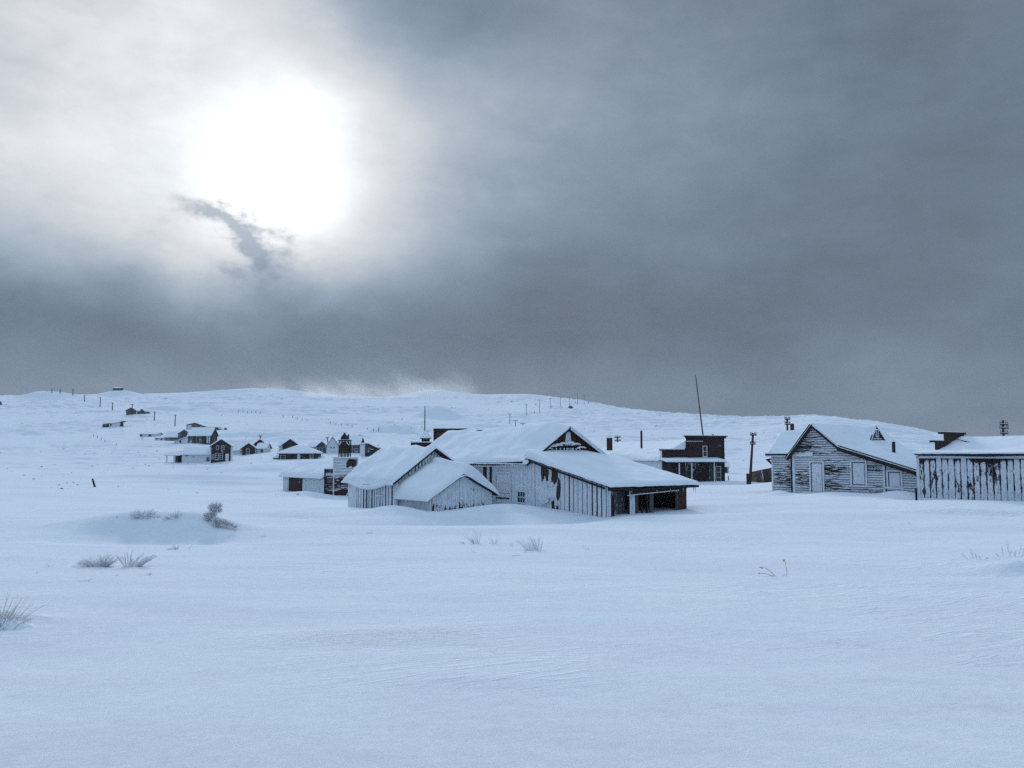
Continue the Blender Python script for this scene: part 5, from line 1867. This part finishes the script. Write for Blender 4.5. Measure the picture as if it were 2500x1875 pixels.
gable_house('shed', 'tiny snow-covered shed with two small black openings below the low hillside cabin', (at(378, 1075, P_.y).x, P_.y), (1, 0), 36 * s_, 4, zr, zr + 6 * s_, zr + 9 * s_,
            'lap_white', snow=0.2, over=0.2, seed=26, wins=[WN('F', 2 * s_, zr + 2 * s_, 5 * s_, 2.5 * s_), WN('F', 14 * s_, zr + 0.5 * s_, 4 * s_, 3 * s_)])
# long cabin above
P_, s_ = far(490, 1049)
zr = P_.z
x0 = at(455, 1049, P_.y).x
lc = thing('cabin', (x0, P_.y, zr), 'long grey cabin with roof sloping down right, highest of the hillside cluster', 'cabin')
fd = Face((x0, P_.y), (1, 0), (0, -1))
pr = [(0, zr + 12 * s_), (21 * s_, zr + 17 * s_), (50 * s_, zr + 6.5 * s_), (78 * s_, zr + 5.5 * s_)]
mb = MB()
fd.wall(mb, [(0, zr - 2), (49 * s_, zr - 2), (49 * s_, zr + 6 * s_), (21 * s_, zr + 16.5 * s_), (0, zr + 11.5 * s_)], M['far_grey'])
fd.wall(mb, [(49 * s_, zr - 2), (78 * s_, zr - 2), (78 * s_, zr + 5 * s_), (49 * s_, zr + 6 * s_)], M['far_grey'], 0.12, -0.1)
fd.wall(mb, [(2 * s_, zr - 2), (12 * s_, zr - 2), (12 * s_, zr + 12 * s_), (2 * s_, zr + 10 * s_)], M['far_white'], 0.05, 0.06)
mb.build('wall', lc)
window(fd, 34 * s_, zr + 1 * s_, 3 * s_, 6 * s_, lc, fw=0.1)
window(fd, 47 * s_, zr - 1 * s_, 2.2 * s_, 6 * s_, lc, fw=0.1, frame=M['trim'])
roof(lc, (x0, P_.y), (0, 1), (1, 0), -0.3, 6, pr, snow=0.25, seed=27, res=0.5)
# half-collapsed cabin with upturned roof end
P_, s_ = far(275, 1043)
zr = P_.z
x0 = at(248, 1043, P_.y).x
lc = thing('cabin', (x0, P_.y, zr), 'low sagging cabin with upturned roof end, alone on the left slope', 'cabin')
fd = Face((x0, P_.y), (1, 0), (0, -1))
pr = [(0, zr + 10 * s_), (16 * s_, zr + 9.5 * s_), (34 * s_, zr + 10.5 * s_), (52 * s_, zr + 14.5 * s_)]
mb = MB()
fd.wall(mb, [(1 * s_, zr - 1.5), (18 * s_, zr - 1.5), (18 * s_, zr + 8.5 * s_), (1 * s_, zr + 7 * s_)], M['far_dark'], 0.12, -0.4)
fd.wall(mb, [(18 * s_, zr - 1.5), (50 * s_, zr - 1.5), (50 * s_, zr + 14 * s_), (34 * s_, zr + 10 * s_), (18 * s_, zr + 9 * s_)], M['far_white'])
fd.wall(mb, [(44 * s_, zr - 1.5), (53 * s_, zr - 1.5), (53 * s_, zr + 7 * s_), (51 * s_, zr + 14 * s_), (46 * s_, zr + 12.5 * s_)], M['far_dark'], 0.1, 0.1)
mb.build('wall', lc)
window(fd, 20 * s_, zr + 3 * s_, 5 * s_, 4 * s_, lc, fw=0.1)
roof(lc, (x0, P_.y), (0, 1), (1, 0), -0.3, 5, pr, snow=0.25, seed=28, res=0.5)
# twin-gabled cabin
P_, s_ = far(330, 1011)
zr = P_.z
gable_house('cabin', 'twin-gabled cabin high on the left slope, its larger left gable', (at(333, 1010, P_.y).x, P_.y), (0, 1), 8, 26 * s_, zr, zr + 9 * s_, zr + 16 * s_,
            'far_white', gable='far_grey', snow=0.3, over=0.4, seed=29, wins=[WN('S', 7 * s_, zr + 1 * s_, 8 * s_, 7 * s_, frame=M['far_dark'])])
gable_house('cabin', 'twin-gabled cabin high on the left slope, its smaller right gable', (at(352, 1010, P_.y + 1).x, P_.y + 1), (0, 1), 8, 11 * s_, zr, zr + 8 * s_, zr + 13 * s_,
            'far_grey', snow=0.25, over=0.3, seed=30, wins=[WN('S', 1.5 * s_, zr, 4 * s_, 7 * s_, frame=M['far_dark'])])
mb = MB()
fd = Face((at(333, 1010, P_.y + 1).x, P_.y + 1.5), (1, 0), (0, -1))
fd.wall(mb, [(0.1, zr - 1.5), (8 * s_ - 0.1, zr - 1.5), (8 * s_ - 0.1, zr + 5 * s_), (0.1, zr + 6 * s_)], M['far_dark'], 2.5)
o = mb.build('connecting_shed', None, (fd.O.x, fd.O.y, zr))
tag(o, 'dark low passage wall joining the twin gables of the high cabin', 'wall')
# structure on the skyline mound
P_ = at(285, 957, 955)
zt_ = gz(P_.x, P_.y)
gable_house('cabin', 'tiny dark flat cabin on top of the left skyline mound', (at(275, 957, 955).x, 955), (1, 0), 20 * 0.441, 6, zt_, zt_ + 2.6, zt_ + 3.4, 'far_dark', snow=0.3, over=0.2, seed=33)
# small shed right of the store
P_, s_ = far(1774, 1155, 118)
zr = P_.z
gable_house('shed', 'tiny pale shed with dark window peeking out right of the store', (at(1765, 1150, P_.y).x, P_.y), (1, 0), 15 * s_, 2.5, zr, zr + 16 * s_, zr + 26 * s_,
            'far_white', snow=0.18, over=0.15, seed=34, wins=[WN('F', 5 * s_, zr + 2 * s_, 5 * s_, 11 * s_, frame=M['far_dark'])])
mb = MB()
P_ = hit(1780, 1172, 90)
s_ = P_.y / F
mb.tube([(P_.x, P_.y, P_.z - 0.4), (P_.x - 2 * s_, P_.y, P_.z + 10 * s_)], [0.07, 0.06], M['post'], 6)
o = mb.build('fence_post', None, tuple(P_))
tag(o, 'short leaning post in the snow right of the store', 'post')


# ------------------------------------------------------------------ boulders
def boulder(u, v, w_, h_, label):
    P_ = hit(u, v, 60)
    s_ = P_.y / F
    mb = MB()
    n, mm = 12, 7
    rr_ = random.Random(int(u))
    ring = []
    for j in range(mm + 1):
        t = math.pi / 2 * j / mm
        ring.append([Vector((math.cos(a) * math.cos(t) * w_ * s_ / 2 * (1 + 0.25 * mnoise.noise(Vector((math.cos(a) * 1.5, math.sin(a) * 1.5, t + u)))),
                             math.sin(a) * math.cos(t) * w_ * s_ / 2, math.sin(t) * h_ * s_ * (1 + 0.2 * mnoise.noise(Vector((a, t, u)))) - 0.1)) + P_
                     for a in [2 * math.pi * i / n for i in range(n)]])
    for j in range(mm):
        for i in range(n):
            i2 = (i + 1) % n
            mb.face([ring[j][i], ring[j][i2], ring[j + 1][i2], ring[j + 1][i]], M['rock'], None, True)
    o = mb.build('boulder', None, tuple(P_))
    tag(o, label, 'boulder')


boulder(1393, 996, 13, 5.5, 'dark boulder on the far hill at the foot of a pole')
boulder(0, 988, 9, 8, 'dark boulder cut by the left edge of the picture on the hill')
boulder(551, 1048.5, 8, 4.5, 'small dark boulder right of the highest long cabin')
boulder(1308, 987.5, 5, 1.8, 'small flat rock above the pole line on the hill')


# ------------------------------------------------------------------ plants
def stalk(mb, p, d, L, r, m, bend, rnd, seg=4, n=4, tipr=0.6):
    pts, rad = [], []
    q = Vector(p)
    d = d.normalized()
    for i in range(seg + 1):
        pts.append(q.copy())
        rad.append(r * (1 - (1 - tipr) * i / seg) * rnd.uniform(0.85, 1.15))
        d = (d + bend * (1.0 / seg) + Vector((rnd.uniform(-.1, .1), rnd.uniform(-.1, .1), rnd.uniform(-.06, .06)))).normalized()
        q += d * (L / seg)
    mb.tube(pts, rad, m, n)


def mound(mb, c, rx, ry, h, m):
    n, k_ = 16, 5
    rings = []
    for j in range(k_ + 1):
        t = j / k_
        rr_ = 1 - t
        z = h * (1 - (1 - t) ** 2) ** 1.0
        rings.append([c + Vector((math.cos(a) * rr_ * rx, math.sin(a) * rr_ * ry, z - 0.02 if j == 0 else z)) for a in [2 * math.pi * i / n for i in range(n)]])
    for j in range(k_):
        for i in range(n):
            i2 = (i + 1) % n
            mb.face([rings[j][i], rings[j][i2], rings[j + 1][i2], rings[j + 1][i]], m, None, True)


def tuft(u, v, wpx, hpx, n, label, group='frosted grass tufts in the foreground', lean=(-0.2, 0.0), r=0.012, mat_='twig', fan=0.9, bend=0.5, d0=6,
         spread=0.35, base=True, name='grass_tuft', cat='plant', seg=4, seed=None, tipr=0.5):
    P_ = hit(u, v, d0)
    s_ = P_.y / F
    w_, h_ = wpx * s_, hpx * s_
    rnd = random.Random(seed if seed is not None else int(u * 7 + v))
    mb = MB()
    for i in range(n):
        a = rnd.uniform(-1, 1)
        b = rnd.uniform(-1, 1) * 0.7
        p = P_ + Vector((a * w_ * spread * 0.5, b * w_ * spread * 0.5, -0.03))
        d = Vector((a * fan + lean[0] + rnd.uniform(-.15, .15), b * fan * 0.7 + rnd.uniform(-.15, .15), 1.0 + rnd.uniform(-.2, .2)))
        L = h_ * rnd.uniform(0.35, 1.15) * (1 + 0.2 * abs(a))
        stalk(mb, p, d, L, r * rnd.uniform(0.6, 1.3), M[mat_], Vector((a * bend + lean[0] * 1.2, b * bend * 0.4, -bend * 0.7)), rnd, seg, 4, tipr)
    o = mb.build(name, None, tuple(P_))
    if base:
        sb = MB()
        mound(sb, P_ + Vector((0, 0.0, -0.05)), w_ * 0.34, w_ * 0.25, h_ * 0.16 + 0.04, M['snow'])
        c = sb.build('snow_clump', None, tuple(P_))
        c.parent = o
        c.location = (0, 0, 0)
    tag(o, label, cat, group)
    return o


tuft(243, 1383, 40, 32, 220, 'dense rounded frosted grass tuft left of the spiky fan-shaped one', fan=0.6, bend=0.9, r=0.010, spread=0.9, seed=3)
tuft(325, 1383, 60, 36, 36, 'spiky fan-shaped tuft of thick frosted stalks, lower left', fan=0.8, bend=0.15, r=0.019, spread=0.5, lean=(0.35, 0), tipr=0.75, base=False)
tuft(349, 1263, 36, 21, 160, 'round frosted tuft on top of the left snow hummock', fan=0.4, bend=1.1, r=0.012, spread=0.8, lean=(-0.1, 0), d0=28)
tuft(382, 1263, 18, 8, 24, 'tiny tuft between the two larger ones on the snow hummock', r=0.012, bend=0.8, d0=28)
tuft(424, 1265, 32, 18, 70, 'brownish frosted tuft right of centre on the snow hummock', r=0.016, bend=1.0, d0=28, lean=(-0.4, 0))
tuft(281, 1263, 16, 5, 10, 'few short stems on the left shoulder of the snow hummock', r=0.010, bend=0.6, d0=28, base=False)
tuft(121, 1384, 26, 13, 16, 'small bent tuft left of the dense rounded grass tuft', bend=1.5, r=0.011, lean=(-0.9, 0), base=False)
tuft(96, 1387, 16, 6, 7, 'sparse stems at the left foot of the small bent tuft', bend=1.2, r=0.009, lean=(-1.0, 0), base=False)
tuft(90, 1401, 20, 10, 12, 'faint tuft lowest of the three at the far left', bend=1.2, r=0.009, lean=(-0.9, 0), base=False)
tuft(208, 1419, 24, 13, 16, 'small frosted tuft below the dense rounded grass tuft', bend=1.1, r=0.012, lean=(-0.5, 0))
tuft(180, 1415, 12, 5, 5, 'tiny stems left of the small frosted tuft', bend=1.2, r=0.010, lean=(-0.9, 0), base=False)
tuft(153, 1418, 8, 2, 3, 'single speck of stem leftmost below the rounded tuft', bend=1.2, r=0.009, lean=(-0.9, 0), base=False)
tuft(285, 1406, 12, 8, 10, 'faint short tuft below the fan-shaped stalks', bend=0.7, r=0.008, base=False)
tuft(363, 1404, 20, 13, 14, 'short upright tuft below and right of the fan-shaped stalks', bend=0.3, r=0.010, lean=(0.15, 0))
tuft(424, 1341, 40, 13, 60, 'low leaning tuft just below the snow hummock', bend=1.2, r=0.014, lean=(-0.7, 0))
tuft(461, 1341, 9, 19, 4, 'single thin twig right of the low leaning tuft', bend=0.1, r=0.007, lean=(0.1, 0), fan=0.3, base=False, name='dry_twig')
tuft(646, 1311, 12, 7, 12, 'small brown-tipped tuft alone below the empty slope', bend=0.5, r=0.012)
tuft(904, 1302, 11, 7, 14, 'small dark clump alone in front of the barn drift', bend=1.0, r=0.014, mat_='twig_dark')
tuft(1163, 1327, 34, 30, 26, 'tallest frosted tuft of the group below the barn', bend=0.5, r=0.013, lean=(-0.35, 0), fan=0.5)
tuft(1131, 1327, 18, 11, 12, 'two-toned bent stems left of the tallest tuft below the barn', bend=1.0, r=0.013, lean=(-0.9, 0))
tuft(1206, 1327, 26, 21, 15, 'thin spreading stems right of the tallest tuft below the barn', bend=0.3, r=0.007, fan=0.9)
tuft(1249, 1333, 14, 12, 11, 'short dark-tipped stems left of the bristly tuft', bend=0.2, r=0.009, fan=0.4)
tuft(1303, 1343, 44, 32, 70, 'bristly upright tuft, rightmost of the group below the barn', bend=0.1, r=0.009, fan=0.55, spread=0.8)
tuft(1159, 1349, 26, 13, 7, 'arching pale stems below the tallest tuft', bend=1.4, r=0.008, lean=(-0.8, 0))
tuft(1266, 1357, 26, 19, 8, 'arching bent stems below the bristly tuft', bend=1.6, r=0.009, lean=(-0.8, 0))
tuft(1434, 1342, 26, 12, 9, 'faint sparse stems to the right of the bristly tuft', bend=0.2, r=0.006, fan=1.0, base=False)
tuft(1065, 1322, 18, 8, 7, 'row of tiny upright stems far left of the tallest tuft', bend=0.1, r=0.008, spread=1.4, fan=0.2, base=False)
tuft(1087, 1323, 3, 10, 1, 'single tiny upright stem beside the row of tiny stems', bend=0.1, r=0.008, spread=1.4, fan=0.2, base=False)
tuft(1423, 1389, 3, 4, 3, 'lone dark speck of stem on the smooth snow below', bend=0.3, r=0.010, base=False)
tuft(2221, 1279, 9, 9, 6, 'tiny tuft alone on the right-hand snow flat', bend=0.3, r=0.009, fan=0.5)
tuft(1838, 1244, 9, 6, 6, 'tiny bent tuft in the flat left of the clapboard house', bend=1.2, r=0.015, lean=(-0.8, 0))
tuft(2232, 1243, 12, 4, 6, 'tiny flat tuft in front of the clapboard house drift', bend=1.4, r=0.014, lean=(-0.9, 0))
tuft(1309, 1369, 4, 4, 3, 'speck of stems below and right of the bristly tuft', bend=1, r=0.006, base=False)

# big frosted bush cut by the left edge
P_ = hit(2, 1530, 6)
mb = MB()
rnd = random.Random(77)
for i in range(520):
    a, b = rnd.gauss(0, 0.42), rnd.gauss(0, 0.4)
    p = P_ + Vector((a * 0.30 - 0.10, b * 0.3, -0.05))
    d = Vector((a * 0.9 + rnd.uniform(-.3, .3), b + rnd.uniform(-.3, .3), 1.0))
    stalk(mb, p, d, rnd.uniform(0.12, 0.33), rnd.uniform(0.004, 0.009), M['twig'], Vector((a * 0.8 - 0.1, b * 0.3, -0.5)), rnd, 4, 4, 0.6)
for i in range(34):
    a, b = rnd.gauss(0, 0.5), rnd.gauss(0, 0.4)
    stalk(mb, P_ + Vector((a * 0.25, b * 0.25, 0)), Vector((a * 0.9 + 0.15, b, 1.1)), rnd.uniform(0.35, 0.66), 0.0035, M['twig_bare'], Vector((a * 0.4, 0, -0.15)), rnd, 5, 4, 0.4)
o = mb.build('frosted_bush', None, tuple(P_))
tag(o, 'large dense frosted bush with thin bare stems, cut by the left edge', 'bush')
sb = MB()
mound(sb, P_ + Vector((-0.02, 0, -0.04)), 0.62, 0.35, 0.16, M['snow'])
c = sb.build('snow_clump', None, tuple(P_))
c.parent = o
c.location = (0, 0, 0)

# tall frosted sagebrush on the hummock
P_ = hit(517, 1272, 28)
s_ = P_.y / F
mb = MB()
rnd = random.Random(12)


def leafball(mb, c, r, n, m, rnd):
    for i in range(n):
        v = Vector((rnd.gauss(0, 1), rnd.gauss(0, 1), rnd.gauss(0, 0.8)))
        v = v.normalized() * r * rnd.uniform(0.25, 1.0) ** 0.5
        q = c + v
        d = (v.normalized() + Vector((rnd.uniform(-.4, .4), rnd.uniform(-.4, .4), rnd.uniform(0, .7)))).normalized()
        a = d.cross(Vector((rnd.random(), rnd.random(), rnd.random()))).normalized() * rnd.uniform(0.008, 0.02)
        L = d * rnd.uniform(0.06, 0.17)
        b = d.cross(a).normalized() * a.length
        mb.face([q - a, q + b, q + L], m)
        mb.face([q + b, q + a, q + L], m)
        mb.face([q + a, q - b, q + L], m)
        mb.face([q - b, q - a, q + L], m)


brs = [(505, 1262, 0.0), (512, 1258, 0.02), (522, 1250, 0.05), (514, 1244, 0.0), (528, 1238, -0.05), (519, 1234, 0.05), (536, 1246, 0.0), (530, 1252, 0.08)]
foot = P_ + Vector((0, 0, -0.1))
for (u, v, dy) in brs:
    q = at(u, v, P_.y + dy * 2)
    mid = (foot + q) / 2 + Vector((rnd.uniform(-.05, .05), 0, 0.02))
    mb.tube([foot, mid, q], [0.022, 0.014, 0.006], M['twig_dark'], 5)
stems = mb.build('branches', None, tuple(P_))
sage = thing('sagebrush', tuple(P_), 'tall clumpy frosted sagebrush on the right end of the snow hummock', 'bush')
stems.parent = sage
stems.location = (0, 0, 0)
mb = MB()
for (u, v, r_) in ((519, 1241, 7.5), (530, 1240, 7), (524, 1233, 5), (514, 1237, 4.5), (535, 1246, 5), (537, 1234, 3.5), (510, 1260, 7), (503, 1257, 4.5), (518, 1256, 5.0), (524, 1250, 4),
                   (512, 1268, 8), (526, 1270, 7), (538, 1274, 6.5), (547, 1276, 6), (556, 1279, 5), (565, 1282, 4), (530, 1278, 6), (574, 1286, 3), (520, 1262, 5)):
    leafball(mb, at(u, v, P_.y - (0.3 if v > 1268 else 0.0)), r_ * s_, int(15 * r_), M['twig_dark'], rnd)
fo3 = mb.build('foliage', sage)

# dry weed on the right
P_ = hit(1893, 1407, 8)
s_ = P_.y / F
wd = MB()
for pts in ([(1893, 1407), (1885, 1399), (1874, 1390), (1862, 1384), (1857, 1385)], [(1889, 1407), (1876, 1403), (1865, 1400), (1853, 1399)],
            [(1918, 1407), (1921.5, 1397), (1919, 1382), (1916, 1368), (1915.5, 1365)], [(1898, 1408), (1906, 1407), (1914, 1406.5)], [(1915, 1404), (1914.5, 1400)]):
    wd.tube([at(a, b, P_.y + 0.02 * i) for i, (a, b) in enumerate(pts)], [0.010 - 0.0012 * i for i in range(len(pts))], M['twig_bare'], 5)
for (a, b) in ((1859, 1385), (1863, 1387), (1915.5, 1367), (1915.8, 1370), (1856, 1400)):
    q = at(a, b, P_.y + 0.05)
    wd.tube([q, q + Vector((-0.03, 0, 0.004)), q + Vector((-0.05, 0, -0.004))], [0.007, 0.018, 0.006], M['twig_bare'], 6)
o = wd.build('dry_weed', None, tuple(P_))
tag(o, 'dry golden weed with three bent seed stems standing alone at right', 'plant')

# frosted twigs on the small drift at the right edge
def twiggy(label, items, u0, v0, r=0.011):
    P_ = hit(u0, v0, 8)
    s_ = P_.y / F
    mb = MB()
    rnd = random.Random(int(u0))
    for (a, b, c, d) in items:
        p, q = at(a, b, P_.y), at(c, d, P_.y)
        p.z -= 0.05
        mid = (p + q) / 2 + Vector((rnd.uniform(-.03, .03), rnd.uniform(-.05, .05), 0))
        mb.tube([p, mid, q], [r, r * 0.9, r * 0.5], M['twig_dark'], 5)
        for i in range(26):
            t = rnd.uniform(0.1, 1)
            c0 = p.lerp(q, t)
            dd = Vector((rnd.uniform(-1, 1), rnd.uniform(-1, 1), rnd.uniform(-.2, 1))).normalized()
            mb.tube([c0, c0 + dd * rnd.uniform(0.02, 0.05)], [0.006, 0.003], M['twig'], 4)
    o = mb.build('frosted_twigs', None, tuple(P_))
    tag(o, label, 'plant', 'frosted twigs at the right edge')


twiggy('taller pinkish frosted twigs on the small drift at the right edge',
       [(2450, 1358, 2446, 1332), (2468, 1357, 2457, 1318), (2486, 1356, 2494, 1330), (2440, 1358, 2432, 1352), (2462, 1358, 2470, 1345), (2495, 1356, 2500, 1338), (2478, 1358, 2480, 1344)], 2462, 1358)
twiggy('low frosted twigs left of the taller ones near the right edge',
       [(2362, 1363, 2348, 1351), (2378, 1362, 2369, 1340), (2396, 1364, 2388, 1357), (2404, 1365, 2412, 1362), (2345, 1370, 2335, 1368), (2385, 1364, 2382, 1352)], 2380, 1365, 0.009)

# ------------------------------------------------------------------ sagebrush tips, plus flat dark specks painting in drift-shade streaks (ground cover)
rnd = random.Random(99)
mb = MB()
cnt = 0
for i in range(4200):
    u = rnd.uniform(-150, 1500) if rnd.random() < 0.82 else rnd.uniform(1500, 2500)
    D = math.exp(rnd.uniform(math.log(85), math.log(1000)))
    if D < 170 and rnd.random() < 0.7:
        continue
    p = at(u, 1100, D)
    if mnoise.noise(Vector((p.x / 45.0, p.y / 30.0, 3.1))) < 0.0:
        continue
    z = gz(p.x, D)
    c0 = Vector((p.x, D, z))
    w_ = rnd.uniform(0.14, 0.6) * (0.6 + D / 420)
    h_ = w_ * rnd.uniform(0.10, 0.30)
    m_ = M['twig_dark'] if rnd.random() < 0.35 else M['far_grey']
    n = 5
    ph = rnd.uniform(0, 6)
    base = [c0 + Vector((math.cos(2 * math.pi * j / n + ph) * w_ * rnd.uniform(0.6, 1.2), math.sin(2 * math.pi * j / n + ph) * w_ * 0.5, -0.12)) for j in range(n)]
    tp = c0 + Vector((rnd.uniform(-.3, .3) * w_, 0, h_))
    for j in range(n):
        mb.face([base[j], base[(j + 1) % n], tp], m_)
    cnt += 1
o = mb.build('sage_tips_and_shade_streaks', None, (0, 300, 0))
tag(o, kind='stuff')
o['label'] = 'dark sagebrush tips and painted drift-shade streaks peppering the snowy hillside'
o['category'] = 'ground cover'

# ------------------------------------------------------------------ cold air that pales the far hill
def volume_box(name, lo, hi):
    mb = MB()
    mb.obox(lo, (hi[0] - lo[0], 0, 0), (0, hi[1] - lo[1], 0), (0, 0, hi[2] - lo[2]), HZ)
    o = mb.build(name, None, lo)
    o['kind'] = 'stuff'
    return o


HZ, k = new_mat('thin_blowing_haze')
pv = k.n('ShaderNodeVolumePrincipled')
pv.inputs['Color'].default_value = (0.60, 0.66, 0.74, 1)
pv.inputs['Density'].default_value = 0.00009
pv.inputs['Anisotropy'].default_value = 0.3
ov = k.n('ShaderNodeOutputMaterial')
k.put(ov.inputs['Volume'], pv.outputs[0])
volume_box('haze', (-2700, -2700, -45), (2700, 2700, 190))

# snow lifted off the ridge by the wind
p0, p1 = at(540, 960, 1010), at(1190, 960, 1010)
WV, k = new_mat('wind_lifted_snow')
g = k.n('ShaderNodeNewGeometry').outputs['Position']
sp = k.n('ShaderNodeSeparateXYZ')
k.put(sp.inputs[0], g)
shear = k.n('ShaderNodeCombineXYZ')
k.put(shear.inputs[0], k.add(sp.outputs[0], k.mul(sp.outputs[2], 0.9)))
k.put(shear.inputs[1], k.mul(sp.outputs[1], 0.35))
k.put(shear.inputs[2], k.mul(sp.outputs[2], 0.9))
n_ = k.noise(shear.outputs[0], 0.024, 6, 0.62, 0.25)
hi_ = k.ramp(sp.outputs[2], 64.0, 112.0, 1.0, 0.0)
lo_ = k.ramp(sp.outputs[2], 52.0, 66.0, 0.3, 1.0)
cx_ = (p0.x + p1.x) / 2
ends = k.ramp(k.m('ABSOLUTE', k.sub(sp.outputs[0], cx_)), (p1.x - p0.x) * 0.30, (p1.x - p0.x) * 0.49, 1.0, 0.0)
den = k.mul(k.mul(k.ramp(k.add(n_, k.mul(hi_, 0.16)), 0.50, 0.84), 0.0115), k.mul(k.mul(hi_, lo_), ends))
pv = k.n('ShaderNodeVolumePrincipled')
pv.inputs['Color'].default_value = (0.93, 0.95, 0.98, 1)
k.put(pv.inputs['Density'], den)
pv.inputs['Anisotropy'].default_value = 0.35
ov = k.n('ShaderNodeOutputMaterial')
k.put(ov.inputs['Volume'], pv.outputs[0])
HZ = WV
volume_box('blowing_snow', (p0.x, 1020, 40), (p1.x, 1150, 134))
